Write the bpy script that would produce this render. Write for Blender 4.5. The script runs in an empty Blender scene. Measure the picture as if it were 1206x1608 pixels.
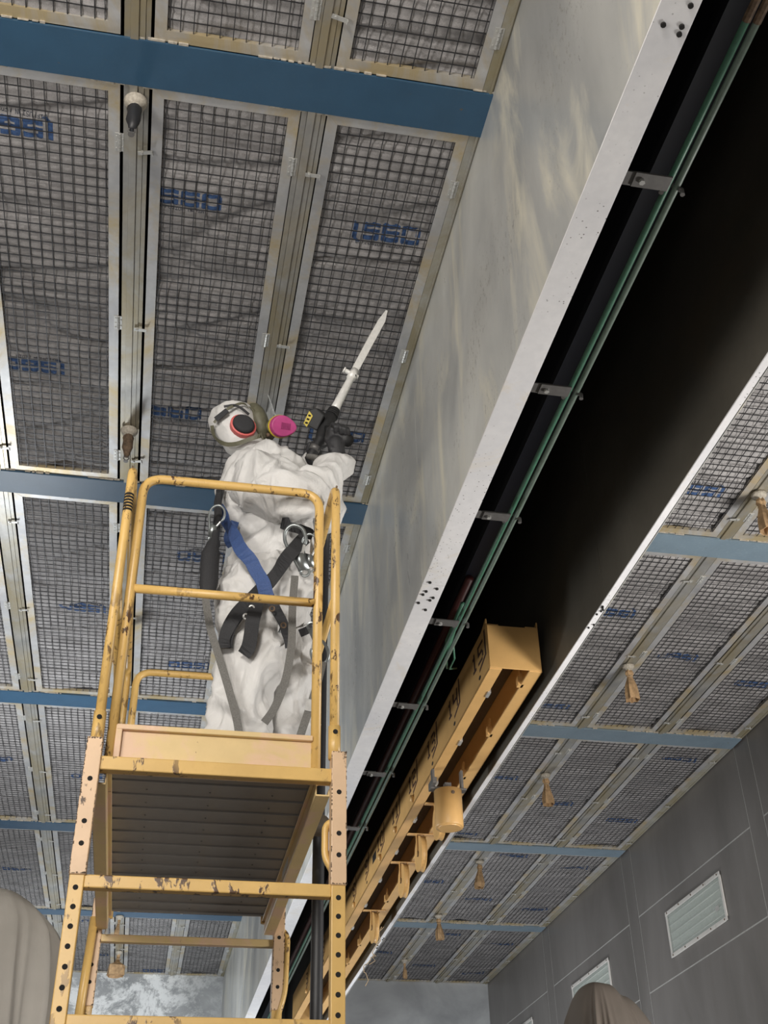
import bpy, bmesh, math, random
from mathutils import Vector, Matrix, noise
from mathutils.bvhtree import BVHTree
R = math.radians
# ------------------------------------------------------------------ camera, world, lights, exposure
# All coordinates are metres measured from the eye point; EYE lifts everything onto the floor at z = 0.
EYE = 1.6
sc = bpy.context.scene
COL = sc.collection
F_PX = 1830.47
PITCH, YAW, ROLL = R(35.3463), R(11.53654), R(-1.3112)
def _axes():
    cp, sp, cy, sy = math.cos(PITCH), math.sin(PITCH), math.cos(YAW), math.sin(YAW)
    f = Vector((sy*cp, cy*cp, sp)); rt = Vector((cy, -sy, 0)); up = rt.cross(f)
    c, s = math.cos(ROLL), math.sin(ROLL)
    return c*rt + s*up, -s*rt + c*up, f
AR, AU, AF = _axes()
cam_d = bpy.data.cameras.new('camera'); cam = bpy.data.objects.new('camera', cam_d); COL.objects.link(cam)
m3 = Matrix((AR, AU, -AF)).transposed()
cam.matrix_world = m3.to_4x4()
cam_d.sensor_fit = 'VERTICAL'; cam_d.sensor_height = 36; cam_d.sensor_width = 27
cam_d.lens = F_PX*36/1608; cam_d.clip_start = 0.05; cam_d.clip_end = 200
sc.camera = cam
sc.view_settings.view_transform = 'Standard'; sc.view_settings.look = 'None'
sc.view_settings.exposure = -0.42; sc.view_settings.gamma = 1
try: sc.view_settings.use_curve_mapping = False
except Exception: pass
w = bpy.data.worlds.new('world'); sc.world = w; w.use_nodes = True
w.node_tree.nodes['Background'].inputs[0].default_value = (.6, .7, .8, 1)
w.node_tree.nodes['Background'].inputs[1].default_value = 0.02
def area(name, loc, target, size, power, col=(1, 1, 1), sy=None):
    d = bpy.data.lights.new(name, 'AREA'); d.energy = power; d.color = col; d.size = size
    if sy: d.shape = 'RECTANGLE'; d.size_y = sy
    o = bpy.data.objects.new(name, d); COL.objects.link(o); o.location = loc
    o.rotation_euler = (Vector(target)-Vector(loc)).to_track_quat('-Z', 'Y').to_euler()
    return o
# unseen area lights added around the booth, placed for the brightness they give
area('added_area_light', (-1.5, -2.2, 2.35), (0.6, 6.0, 3.4), 0.9, 330, (1, .95, .89), 1.0)
area('added_area_light', (-0.9, -2.8, -0.6), (0.4, 5.0, 4.0), 1.2, 70, (1, .96, .91), 0.9)
area('added_area_light', (-1.62, 1.4, 1.9), (0.4, 4.6, 4.1), 0.7, 60, (1, .97, .92), 0.8)
area('added_area_light', (-1.5, 8.3, 1.5), (0.6, 8.8, 4.1), 0.9, 170, (.93, .97, 1), 1.0)
area('added_area_light', (-0.9, 13.6, 1.2), (0.0, 15.8, 3.4), 1.2, 120, (.9, .96, 1), 1.0)
area('added_area_light', (4.3, 3.4, 0.6), (3.0, 6.4, 4.1), 0.9, 300, (1, .97, .93), 1.0)
area('added_area_light', (2.9, 11.5, -0.8), (2.9, 14.5, 3.6), 1.2, 210, (.95, .97, 1), 1.0)

def at(px, py, Y):
    "point on the vertical plane y = Y seen at that place of the photograph"
    d = AR*((px-603)/F_PX) - AU*((py-804)/F_PX) + AF
    return d*(Y/d.y)
def atx(px, py, X):
    d = AR*((px-603)/F_PX) - AU*((py-804)/F_PX) + AF
    return d*(X/d.x)
def atz(px, py, Z):
    d = AR*((px-603)/F_PX) - AU*((py-804)/F_PX) + AF
    return d*(Z/d.z)

# ------------------------------------------------------------------ materials
class NT:
    def __init__(s, name):
        s.m = bpy.data.materials.new(name); s.m.use_nodes = True
        s.t = s.m.node_tree; s.b = s.t.nodes['Principled BSDF']
        s.co = s.n('ShaderNodeTexCoord').outputs['Object']
    def n(s, ty, **k):
        x = s.t.nodes.new(ty)
        for a, b in k.items(): setattr(x, a, b)
        return x
    def l(s, a, b): s.t.links.new(a, b)
    def mapping(s, scale=(1, 1, 1), loc=(0, 0, 0), rot=(0, 0, 0)):
        x = s.n('ShaderNodeMapping'); s.l(s.co, x.inputs[0])
        x.inputs['Scale'].default_value = scale; x.inputs['Location'].default_value = loc; x.inputs['Rotation'].default_value = rot
        return x.outputs[0]
    def noise(s, scale, detail=4, vec=None, rough=.55, dist=0):
        x = s.n('ShaderNodeTexNoise'); s.l(vec or s.co, x.inputs['Vector'])
        x.inputs['Scale'].default_value = scale; x.inputs['Detail'].default_value = detail
        x.inputs['Roughness'].default_value = rough; x.inputs['Distortion'].default_value = dist
        return x.outputs[0]
    def ramp(s, f, a, b, ca=(0, 0, 0, 1), cb=(1, 1, 1, 1)):
        x = s.n('ShaderNodeValToRGB'); s.l(f, x.inputs[0])
        e = x.color_ramp.elements; e[0].position = a; e[1].position = b
        e[0].color = ca if len(ca) == 4 else (*ca, 1); e[1].color = cb if len(cb) == 4 else (*cb, 1)
        return x.outputs[0]
    def mix(s, f, a, b, mode='MIX'):
        x = s.n('ShaderNodeMix', data_type='RGBA', blend_type=mode)
        for v, i in ((f, 0), (a, 6), (b, 7)):
            if isinstance(v, (int, float)): x.inputs[i].default_value = v
            elif isinstance(v, tuple): x.inputs[i].default_value = v if len(v) == 4 else (*v, 1)
            else: s.l(v, x.inputs[i])
        return x.outputs[2]
    def bump(s, h, strength=.3, dist=.01, prev=None):
        x = s.n('ShaderNodeBump'); s.l(h, x.inputs['Height'])
        x.inputs['Strength'].default_value = strength; x.inputs['Distance'].default_value = dist
        if prev: s.l(prev, x.inputs['Normal'])
        return x.outputs[0]
    def out(s, col=None, rough=.6, metal=0, normal=None, spec=.5):
        b = s.b
        if isinstance(col, tuple): b.inputs['Base Color'].default_value = (*col, 1)
        elif col: s.l(col, b.inputs['Base Color'])
        if isinstance(rough, (int, float)): b.inputs['Roughness'].default_value = rough
        else: s.l(rough, b.inputs['Roughness'])
        b.inputs['Metallic'].default_value = metal
        b.inputs['Specular IOR Level'].default_value = spec
        if normal: s.l(normal, b.inputs['Normal'])
        return s.m
def plain(name, col, rough=.6, metal=0, var=.12, bump=.1, scale=40, spec=.5):
    t = NT(name); a = t.noise(scale, 4)
    lo = tuple(c*(1-var) for c in col); hi = tuple(min(1, c*(1+var)) for c in col)
    return t.out(t.ramp(a, .3, .7, lo, hi), rough, metal, t.bump(a, bump, .002) if bump else None, spec)
def galv(name, lo, hi, stain=(.42, .32, .14), amount=.5, rough=.42, metal=.45, vec=(1, 1, 1), speck=0):
    t = NT(name); v = t.mapping(vec)
    a = t.noise(2.2, 6, v, .6, .4); b = t.noise(28, 3)
    c = t.ramp(a, .32, .68, lo, hi)
    c = t.mix(t.ramp(b, .2, .8, (.0, 0, 0), (.35, .35, .35)), c, tuple(x*.8 for x in lo))
    s = t.noise(1.7, 7, t.mapping((1, 1, 1), (7, 3, 1)), .7, .8)
    k = t.ramp(s, .60-amount*.20, .64, (0, 0, 0), (.8, .8, .8))
    c = t.mix(k, c, stain)
    if speck:
        vo = t.n('ShaderNodeTexVoronoi'); t.l(t.co, vo.inputs[0]); vo.inputs['Scale'].default_value = 55
        msk = t.noise(3.5, 3, t.mapping((1, 1, 1), (2, 5, 0)))
        k2 = t.ramp(vo.outputs['Distance'], .10, .17, (1, 1, 1), (0, 0, 0))
        k3 = t.mix(1, k2, t.ramp(msk, .45, .6), 'MULTIPLY')
        c = t.mix(k3, c, (.16, .15, .15))
    n = t.bump(b, .12, .002); n = t.bump(a, .12, .02, n)
    return t.out(c, rough, metal, n)
def painted(name, col, worn, rust=(.09, .045, .02), chips=.62, rough=.42, patch=None):
    t = NT(name)
    a = t.noise(6, 4); c = t.ramp(a, .3, .7, tuple(x*.9 for x in col), tuple(min(1, x*1.06) for x in col))
    if patch: c = t.mix(t.ramp(t.noise(4.5, 4, t.mapping((1, 1, 1), (3, 1, 2)), .6, .5), .48, .6), c, patch)
    d = t.noise(60, 3); c = t.mix(t.ramp(d, .55, .8, (0, 0, 0), (.35, .35, .35)), c, worn)
    e = t.noise(30, 5, t.mapping((1, 1, .45), (1, 2, 3)), .65, .3)
    g = t.noise(3.0, 2, t.mapping((1, 1, 1), (5, 9, 1)))
    k = t.mix(1, t.ramp(e, chips-.02, chips+.02), t.ramp(g, .4, .55), 'MULTIPLY')
    c = t.mix(k, c, rust)
    return t.out(c, rough, 0, t.bump(k, .25, .002, t.bump(d, .08, .002)))
M = {}
M['galv'] = galv('galvanised_frame', (.36, .36, .37), (.62, .62, .61), (.46, .35, .16), .62)
M['galv_strip'] = galv('stained_channel', (.28, .28, .27), (.52, .51, .48), (.34, .285, .17), .8, .33, .5)
M['galv_edge'] = galv('crusted_channel', (.30, .30, .28), (.5, .49, .44), (.26, .22, .12), 1.0, .6)
def mk_fascia():
    t = NT('fascia_sheet')
    a = t.noise(1.5, 5, t.mapping((1, .8, .42), (0, 2, 0)), .55, .5); b = t.noise(2.6, 6, t.mapping((1, 1.3, .35), (3, 7, 1)), .62, .8)
    c = t.ramp(a, .36, .64, (.34, .345, .34), (.60, .595, .56))
    c = t.mix(t.ramp(b, .50, .66, (0, 0, 0), (.8, .8, .8)), c, (.70, .66, .54))
    d = t.noise(45, 6, t.mapping((1, 1, .5)), .75); e = t.noise(1.9, 4, t.mapping((1, 1, 1), (5, 5, 5)))
    k = t.mix(1, t.ramp(d, .56, .62), t.ramp(e, .52, .66), 'MULTIPLY')
    c = t.mix(k, c, (.25, .24, .22))
    M['fascia'] = t.out(c, t.ramp(b, .3, .7, (.26, .26, .26), (.48, .48, .48)), .25, t.bump(a, .10, .03, t.bump(d, .08, .002)))
mk_fascia()
M['flange'] = galv('lit_flange_sheet', (.72, .72, .74), (.86, .85, .85), (.74, .70, .64), .2, .45, .1, (1, 1, 1), 1)  # galvanised sheet whitened: strong light from below is in the colour
M['shaded_sheet'] = galv('slot_lining', (.085, .078, .064), (.14, .128, .105), (.10, .085, .065), .3, .36, .2, (1, .5, .5))  # darkened sheet: shade inside the slot is put into the colour
M['black'] = plain('slot_shade_black', (.006, .006, .007), .8, 0, .2, 0)  # near black paints the unlit depth of slot and ceiling gaps
M['navy'] = plain('navy_paint', (.003, .0045, .012), .6)
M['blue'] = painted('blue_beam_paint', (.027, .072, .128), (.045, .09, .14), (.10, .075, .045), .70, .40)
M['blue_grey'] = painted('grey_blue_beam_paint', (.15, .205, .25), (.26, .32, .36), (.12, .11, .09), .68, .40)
M['yellow'] = painted('scaffold_yellow', (.60, .385, .125), (.50, .31, .09), (.08, .04, .018), .585, .38)
M['yellow_pale'] = painted('scaffold_pale_yellow', (.62, .46, .22), (.54, .38, .18), (.12, .06, .03), .69, .42, (.62, .42, .28))
M['pink'] = painted('scaffold_primer_pink', (.62, .43, .27), (.55, .37, .22), (.07, .04, .02), .62, .45)
M['girder'] = painted('girder_yellow', (.60, .36, .135), (.52, .31, .11), (.14, .08, .03), .72, .42)
M['wire'] = plain('mesh_wire', (.045, .045, .048), .45, .5, .1, 0)
M['white_steel'] = plain('bright_steel', (.5, .5, .48), .4, .5, .1, .05)
M['chrome'] = plain('zinc_hook', (.27, .29, .29), .36, .8, .12, .05)
M['rusty'] = plain('rusted_steel', (.12, .08, .05), .8, .2, .5, .4, 60)
M['dirty_base'] = plain('plaster_crust', (.36, .325, .27), .8, 0, .3, .6, 70)
M['deck'] = galv('deck_sheet_steel', (.26, .245, .23), (.38, .36, .34), (.30, .26, .21), .3, .38, .5, (.4, 1, 1))
M['hose'] = plain('black_rubber', (.018, .018, .02), .5)
M['blackweb'] = plain('black_webbing', (.018, .018, .020), .75, 0, .3, .5, 300)
M['blueweb'] = plain('blue_webbing', (.035, .07, .19), .7, 0, .25, .5, 300)
M['greyweb'] = plain('grey_webbing', (.13, .125, .115), .8, 0, .3, .5, 300)
M['olive'] = plain('olive_rubber', (.10, .095, .06), .55, 0, .15, .1)
M['magenta'] = plain('magenta_plastic', (.38, .045, .17), .5, 0, .1, .1)
M['magenta_dark'] = plain('dark_magenta_plastic', (.22, .02, .1), .5)
M['red'] = plain('red_plastic', (.55, .10, .09), .45)
M['redpipe'] = plain('red_pipe_paint', (.045, .006, .005), .5)
M['green'] = plain('green_conduit', (.05, .14, .09), .45)
M['greengrey'] = plain('grey_green_conduit', (.12, .16, .13), .45)
M['bracket'] = plain('grey_bracket', (.14, .135, .13), .5, .4)
M['paper'] = plain('brown_paper', (.42, .27, .14), .8, 0, .25, .5, 30)
M['glove'] = plain('black_glove', (.022, .022, .024), .6, 0, .2, .3, 120)
M['sawblack'] = plain('black_tool_plastic', (.013, .013, .014), .6)
M['sawyellow'] = plain('yellow_tool_plastic', (.55, .42, .04), .4)
M['blade'] = plain('white_blade_paint', (.74, .73, .70), .4, .1, .08, .2, 60)
M['logo'] = plain('blue_print', (.025, .06, .15), .8, 0, .35, 0, 90)
M['smallprint'] = plain('dark_print', (.03, .035, .05), .8)
M['stencil'] = plain('dark_stencil_paint', (.05, .018, .012), .7)
M['hole'] = plain('dark_hole', (.008, .007, .006), .9, 0, .1, 0)
M['skin'] = plain('skin', (.45, .27, .19), .5, 0, .05, .1)
M['caulk'] = plain('white_caulk', (.42, .415, .40), .7)
M['boot'] = plain('boot_leather', (.06, .045, .03), .6)
M['tube'] = plain('lamp_tube', (.75, .78, .74), .4, 0, .05, 0)
M['reflector'] = plain('lamp_reflector', (.62, .66, .62), .4)
M['whiteframe'] = painted('window_frame_paint', (.62, .60, .57), (.45, .42, .4), (.08, .07, .06), .66, .6)
M['floor'] = plain('concrete_floor', (.20, .19, .18), .7, 0, .25, .2, 6)
M['string'] = plain('tan_wire', (.45, .33, .2), .6)
def mk_media():
    t = NT('filter_media')
    a = t.noise(260, 2); b = t.noise(5, 5, t.mapping((.6, 2.2, 1)), .6, .6)
    c = t.ramp(b, .3, .72, (.22, .21, .207), (.40, .385, .38))
    c = t.mix(t.ramp(a, .35, .7, (0, 0, 0), (.5, .5, .5)), c, (.17, .162, .16))
    M['media'] = t.out(c, .95, 0, t.bump(a, .5, .003, t.bump(b, .5, .02)), .1)
mk_media()
def mk_coverall():
    t = NT('white_coverall')
    a = t.noise(7, 5, t.mapping((1, 1, .55), (0, 0, 0), (0, .6, .3)), .55, .9); b = t.noise(220, 2)
    c = t.ramp(t.noise(5, 3), .3, .7, (.52, .508, .49), (.62, .61, .595))
    rn = t.n('ShaderNodeTexNoise', noise_type='RIDGED_MULTIFRACTAL'); t.l(t.mapping((1, 1, .6), (2, 0, 0), (0, .7, .4)), rn.inputs['Vector']); rn.inputs['Scale'].default_value = 4.5; rn.inputs['Detail'].default_value = 3; rn.inputs['Distortion'].default_value = .5
    M['coverall'] = t.out(c, .62, 0, t.bump(a, .5, .035, t.bump(rn.outputs[0], .5, .02, t.bump(b, .1, .002))), .3)
mk_coverall()
def mk_walls():
    t = NT('wall_sheet')
    v = t.mapping((1, .9, .35)); a = t.noise(1.6, 5, v, .6, .5)
    c = t.ramp(a, .3, .75, (.17, .16, .152), (.26, .245, .235))
    M['wall'] = t.out(c, .45, .25, t.bump(t.noise(30, 3), .08, .003))
    # back wall: bare grey sheet with pale overspray and dust patches
    t = NT('back_wall_sheet')
    a = t.noise(1.1, 6, None, .6, .6)
    c = t.ramp(a, .3, .72, (.22, .228, .235), (.42, .43, .435))
    p = t.noise(2.1, 10, t.mapping((1, 1, 1), (4, 0, 2)), .8, .35)
    sep = t.n('ShaderNodeSeparateXYZ'); t.l(t.co, sep.inputs[0])
    mx = t.n('ShaderNodeMapRange'); t.l(sep.outputs[0], mx.inputs[0]); mx.inputs[1].default_value = 1.2; mx.inputs[2].default_value = .2
    k = t.mix(1, t.ramp(p, .47, .55), mx.outputs[0], 'MULTIPLY')
    c = t.mix(k, c, (.72, .73, .73))
    M['backwall'] = t.out(c, .7, 0, t.bump(p, .1, .01))
mk_walls()
def mk_tarp(name, lo, hi):
    t = NT(name); a = t.noise(2.2, 4); b = t.noise(180, 2)
    return t.out(t.ramp(a, .3, .7, lo, hi), .8, 0, t.bump(b, .25, .002), .25)
M['tarp'] = mk_tarp('grey_drop_cloth', (.23, .215, .19), (.33, .31, .28))
M['tarp2'] = mk_tarp('brown_drop_cloth', (.085, .072, .06), (.12, .10, .085))
t = NT('clear_plastic'); t.b.inputs['Roughness'].default_value = .12; t.b.inputs['Base Color'].default_value = (.75, .78, .78, 1)
t.b.inputs['Alpha'].default_value = .28; M['clear'] = t.m
t = NT('lamp_glass'); t.b.inputs['Roughness'].default_value = .3; t.b.inputs['Base Color'].default_value = (.55, .6, .56, 1)
t.b.inputs['Alpha'].default_value = .30; M['glass'] = t.m

# ------------------------------------------------------------------ mesh helpers
def absloc(o):
    v = Vector((0, 0, 0))
    while o is not None: v = v + o.location; o = o.parent
    return v
class MB:
    def __init__(s): s.v = []; s.f = []
    def add(s, vs, fs):
        k = len(s.v); s.v += [Vector(a) for a in vs]; s.f += [tuple(i+k for i in q) for q in fs]; return s
    def box(s, a, b):
        x0, y0, z0 = (min(a[i], b[i]) for i in range(3)); x1, y1, z1 = (max(a[i], b[i]) for i in range(3))
        return s.add([(x0,y0,z0),(x1,y0,z0),(x1,y1,z0),(x0,y1,z0),(x0,y0,z1),(x1,y0,z1),(x1,y1,z1),(x0,y1,z1)],
                     [(0,3,2,1),(4,5,6,7),(0,1,5,4),(1,2,6,5),(2,3,7,6),(3,0,4,7)])
    def bar(s, a, b, w, h, up=(0, 0, 1)):
        a, b = Vector(a), Vector(b); d = (b-a).normalized(); u = Vector(up)
        if abs(d.dot(u)) > .98: u = Vector((0, 1, 0))
        x = d.cross(u).normalized(); y = x.cross(d).normalized(); x *= w/2; y *= h/2
        vs = [a-x-y, a+x-y, a+x+y, a-x+y, b-x-y, b+x-y, b+x+y, b-x+y]
        return s.add(vs, [(0,1,2,3),(7,6,5,4),(0,4,5,1),(1,5,6,2),(2,6,7,3),(3,7,4,0)])
    def tube(s, pts, r, n=10, cap=True, flat=1.0):
        pts = [Vector(p) for p in pts]; N = len(pts); rr = r if isinstance(r, (list, tuple)) else [r]*N
        t0 = (pts[1]-pts[0]).normalized(); u = Vector((0, 0, 1))
        if abs(t0.dot(u)) > .9: u = Vector((0, 1, 0))
        x = t0.cross(u).normalized(); base = len(s.v)
        for i in range(N):
            t = (pts[min(i+1, N-1)]-pts[max(i-1, 0)]).normalized()
            x = (x-t*x.dot(t)).normalized(); y = t.cross(x)
            for k in range(n):
                a = 2*math.pi*k/n; s.v.append(pts[i]+x*math.cos(a)*rr[i]+y*math.sin(a)*rr[i]*flat)
        for i in range(N-1):
            for k in range(n):
                k2 = (k+1) % n; s.f.append((base+i*n+k, base+i*n+k2, base+(i+1)*n+k2, base+(i+1)*n+k))
        if cap:
            s.f.append(tuple(base+k for k in reversed(range(n)))); s.f.append(tuple(base+(N-1)*n+k for k in range(n)))
        return s
    def capsule(s, a, b, ra, rb, n=16, flat=1.0):
        a, b = Vector(a), Vector(b); d = (b-a); L = d.length; d = d.normalized() if L > 1e-6 else Vector((0, 0, 1))
        pts, rr = [], []
        for i in range(5): q = math.pi/2*(1-i/4.0); pts.append(a-d*ra*math.sin(q)); rr.append(max(ra*math.cos(q), ra*.02))
        for i in range(5): q = math.pi/2*(i/4.0); pts.append(b+d*rb*math.sin(q)); rr.append(max(rb*math.cos(q), rb*.02))
        return s.tube(pts, rr, n, True, flat)
    def ell(s, c, r, axes=None, n=16):
        c = Vector(c); ax = axes or (Vector((1,0,0)), Vector((0,1,0)), Vector((0,0,1))); base = len(s.v); m = n//2
        for i in range(m+1):
            th = math.pi*i/m
            for k in range(n):
                ph = 2*math.pi*k/n
                st = max(math.sin(th), .02)
                s.v.append(c+ax[0]*r[0]*st*math.cos(ph)+ax[1]*r[1]*st*math.sin(ph)+ax[2]*r[2]*math.cos(th))
        for i in range(m):
            for k in range(n):
                k2 = (k+1) % n; s.f.append((base+i*n+k, base+(i+1)*n+k, base+(i+1)*n+k2, base+i*n+k2))
        s.f.append(tuple(base+k for k in range(n))); s.f.append(tuple(base+m*n+k for k in reversed(range(n))))
        return s
    def cyl(s, a, b, r, n=16, r2=None): return s.tube([a, b], [r, r if r2 is None else r2], n)
    def disc(s, c, nrm, r, n=12, th=.002, flat=1.0):
        c = Vector(c); nrm = Vector(nrm).normalized()
        return s.tube([c, c+nrm*th], r, n, True, flat)
    def prism(s, pts, ext):
        "closed polygon pts extruded by the vector ext"
        pts = [Vector(p) for p in pts]; e = Vector(ext); n = len(pts)
        return s.add(pts+[p+e for p in pts], [tuple(reversed(range(n))), tuple(range(n, 2*n))]+[(i, (i+1) % n, n+(i+1) % n, n+i) for i in range(n)])
    def mesh(s, name, mat, off=Vector((0, 0, 0)), smooth=False):
        me = bpy.data.meshes.new(name); me.from_pydata([tuple(v-off) for v in s.v], [], s.f)
        bm = bmesh.new(); bm.from_mesh(me); bmesh.ops.recalc_face_normals(bm, faces=bm.faces); bm.to_mesh(me); bm.free()
        if mat: me.materials.append(M[mat])
        if smooth: me.shade_smooth()
        return me
    def build(s, name, mat, parent=None, smooth=False, bevel=0, origin=None):
        off = absloc(parent) if parent else (Vector(origin) if origin is not None else Vector((0, 0, 0)))
        o = bpy.data.objects.new(name, s.mesh(name, mat, off, smooth)); COL.objects.link(o)
        if parent: o.parent = parent
        elif origin is not None: o.location = origin
        if smooth == 'auto':
            o.data.shade_auto_smooth() if hasattr(o.data, 'shade_auto_smooth') else None
        if bevel:
            b = o.modifiers.new('bevel', 'BEVEL'); b.width = bevel; b.segments = 2; b.limit_method = 'ANGLE'
        return o
def tag(o, label=None, cat=None, group=None, kind=None):
    if label: o['label'] = label
    if cat: o['category'] = cat
    if group: o['group'] = group
    if kind: o['kind'] = kind
    return o
def empty(name, loc, label, cat, group=None, parent=None):
    o = bpy.data.objects.new(name, None); COL.objects.link(o); o.location = loc; o.empty_display_size = .1
    if parent: o.parent = parent; o.location = Vector(loc)-absloc(parent)
    return tag(o, label, cat, group)
def inst(me, name, parent, loc=(0, 0, 0), rz=0, scale=None):
    o = bpy.data.objects.new(name, me); COL.objects.link(o); o.parent = parent; o.location = loc; o.rotation_euler = (0, 0, rz)
    if scale: o.scale = scale
    return o
def struct(mb, name, mat, parent=None, **k):
    o = mb.build(name, mat, parent, **k)
    if not parent: o['kind'] = 'structure'
    return o
def arc(pts, rad, n=6):
    "round the corners of a polyline"
    pts = [Vector(p) for p in pts]; out = [pts[0]]
    for i in range(1, len(pts)-1):
        a, b, c = pts[i-1], pts[i], pts[i+1]; d1 = (a-b).normalized(); d2 = (c-b).normalized()
        p1 = b+d1*rad; p2 = b+d2*rad
        for k in range(n+1):
            u = k/n; out.append(p1*(1-u)**2+b*2*u*(1-u)+p2*u*u)
    return out+[pts[-1]]

# ------------------------------------------------------------------ the booth shell
H = 4.1                     # underside of the filter ceiling above the eye
BEAM = [-.16, 2.72, 5.60, 8.43, 11.22, 14.0]; BW = .205; YE = 16.85; Y0 = -3.6
XL, XR = -1.86, 4.79        # side walls
ZF = -EYE
ZB = 2.74                   # lower edge of the fascias either side of the crane slot
SL, SR = 1.045, 1.94        # outer faces of the two fascias
struct(MB().box((XL-.1, Y0-.1, ZF-.1), (XR+.1, YE+.1, ZF)), 'floor', 'floor')
cl = MB(); cl.box((XL-.1, Y0-.1, H+.12), (1.02, YE+.1, H+.16)); cl.box((1.97, Y0-.1, H+.12), (XR+.1, YE+.1, H+.16))
ceil = struct(cl, 'ceiling', 'black')
struct(MB().box((XL-.1, YE, ZF), (XR+.1, YE+.08, H+.9)), 'wall_back', 'backwall')
struct(MB().box((XL-.1, Y0-.08, ZF), (XR+.1, Y0, H+.9)), 'wall_front', 'wall')
front = MB(); front.box((XL, Y0, H), (SL, BEAM[0], H+.04)); front.box((SR, Y0, H), (XR, BEAM[0], H+.04))
front.build('plain_ceiling_sheet', 'galv', ceil)

# side walls: sheets standing a few millimetres proud of pale caulked joints
def side_wall(name, X, sgn, lit):
    base = struct(MB().box((X, Y0, ZF), (X+.08*sgn, YE, H+.16)), name, 'caulk')
    ys = [Y0, -2.9+.0, -.1, .15, 2.72, 2.97, 5.55, 5.81, 8.375, 8.63, 11.165, 11.43, 13.97, 14.23, YE]
    g = .007
    for i in range(len(ys)-1):
        a, b = ys[i]+g, ys[i+1]-g
        if ys[i+1]-ys[i] < .5: zs = [(ZF, H+.05)]
        else: zs = [(ZF, 2.67), (2.67, 3.395), (3.395, H+.05)]
        for z0, z1 in zs:
            m = MB()
            if z0 == 2.67 and sgn > 0 and ys[i] > 8.5:
                fy0, fy1 = fixture_y(ys[i], ys[i+1])
                th = -.003*sgn
                m.box((X, a, z0+g), (X+th, fy0, z1-g)); m.box((X, fy1, z0+g), (X+th, b, z1-g))
                m.box((X, fy0, z0+g), (X+th, fy1, 2.83)); m.box((X, fy0, 3.245), (X+th, fy1, z1-g))
            else: m.box((X, a, z0+g), (X-.003*sgn, b, z1-g))
            m.build('wall_panel', 'wall', base)
    return base
def fixture_y(a, b): return (9.28-8.63+a, 10.51-8.63+a) if b-a > 2 else (a+.1, b-.1)
wr = side_wall('wall_right', XR, 1, False)
wl = side_wall('wall_left', XL, -1, True)
FIX = [(9.28, 10.51, 'wide wall light fixture with pale slats and white screwed frame, nearest of the row'),
       (12.09, 13.32, 'wall light fixture partly hidden behind the brown draped cloth'),
       (14.88, 16.11, 'small distant wall light fixture at the bottom edge, last before the corner')]
for y0, y1, lab in FIX:
    z0, z1 = 2.83, 3.245; X = XR-.006
    t = empty('wall_light_fixture', (X, (y0+y1)/2, z0), lab, 'light fixture', 'light fixtures along the right wall')
    f = MB(); w_ = .035
    f.box((X, y0, z0), (X-.014, y1, z0+w_)); f.box((X, y0, z1-w_), (X-.014, y1, z1))
    f.box((X, y0, z0), (X-.012, y0+w_, z1)); f.box((X, y1-w_, z0), (X-.012, y1, z1))
    fr = f.build('frame', 'whiteframe', t, bevel=.003)
    s_ = MB()
    for k in range(5):
        yy = y0+.05+(y1-y0-.1)*k/4
        for zz in (z0+.017, z1-.017): s_.disc((X-.012, yy, zz), (-1, 0, 0), .008, 8, .006)
    s_.build('screw_heads', 'rusty', fr)
    MB().box((X+.0045, y0+w_, z0+w_), (X+.0055, y1-w_, z1-w_)).build('reflector', 'reflector', t)
    for k in range(5):
        zz = z0+.065+k*.071
        MB().tube([(X-.001, y0+.05, zz), (X-.001, y1-.05, zz)], .0055, 8).build('lamp_tube', 'tube', t, True)
    MB().box((X-.009, y0+w_, z0+w_), (X-.011, y1-w_, z1-w_)).build('glass_pane', 'glass', t)
    MB().box((X-.0115, y0+.12, z0+.12), (X-.0125, y0+.19, z0+.16)).build('rating_label', 'caulk', t)

# fascias of the crane slot
def fascia(name, xo, inner, fl0, fl1, mat_o, mat_i, labelside):
    joints = [Y0, -1.5, 1.4, 4.3, 7.2, 10.1, 13.0, YE]
    base = MB().box((min(xo, inner)+.004, Y0, ZB+.03), (max(xo, inner)-.004, YE, H+.12))
    b = struct(base, name, 'black')
    for i in range(len(joints)-1):
        a, c = joints[i]+.0015, joints[i+1]-.0015
        s1 = .004 if xo < inner else -.004
        MB().box((xo, a, ZB+.003), (xo+s1, c, H+.02)).build('sheet_panel', mat_o, b)
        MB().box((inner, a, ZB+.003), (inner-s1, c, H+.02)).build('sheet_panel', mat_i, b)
        f = MB().box((fl0, a, ZB-.003), (fl1, c, ZB+.003))
        f.build('bottom_flange', 'flange', b, bevel=.001)
    return b
fl = fascia('wall_slot_left', SL, SL+.03, SL, 1.148, 'fascia', 'shaded_sheet', 'left')
MB().box((1.144, Y0, ZB), (1.148, YE, ZB+.03)).build('flange_lip', 'galv', fl)
frr = fascia('wall_slot_right', SR, 1.90, 1.898, 1.928, 'fascia', 'shaded_sheet', 'right')
hb = MB()
random.seed(4)
def holes(cy, xs, n, spread):
    for k in range(n):
        x = random.uniform(*xs); y = cy+random.uniform(-spread, spread)
        hb.cyl((x, y, ZB-.0032), (x, y, ZB-.009), .0055, 8)
for px, py in [(1070, 40), (1041, 37), (1084, 7), (1066, 52), (675, 913), (686, 923), (669, 927), (664, 932), (657, 945), (675, 941), (680, 937), (668, 956), (441, 1473), (446, 1482), (450, 1478), (438, 1486), (444, 1489), (433, 1469)]:
    p = atz(px, py, ZB); hb.cyl((p.x, p.y, ZB-.0032), (p.x, p.y, ZB-.009), .0075, 8)
hb.build('hole_marks', 'hole', fl)  # dark stubs stand in for the shaded holes in the flange
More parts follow.
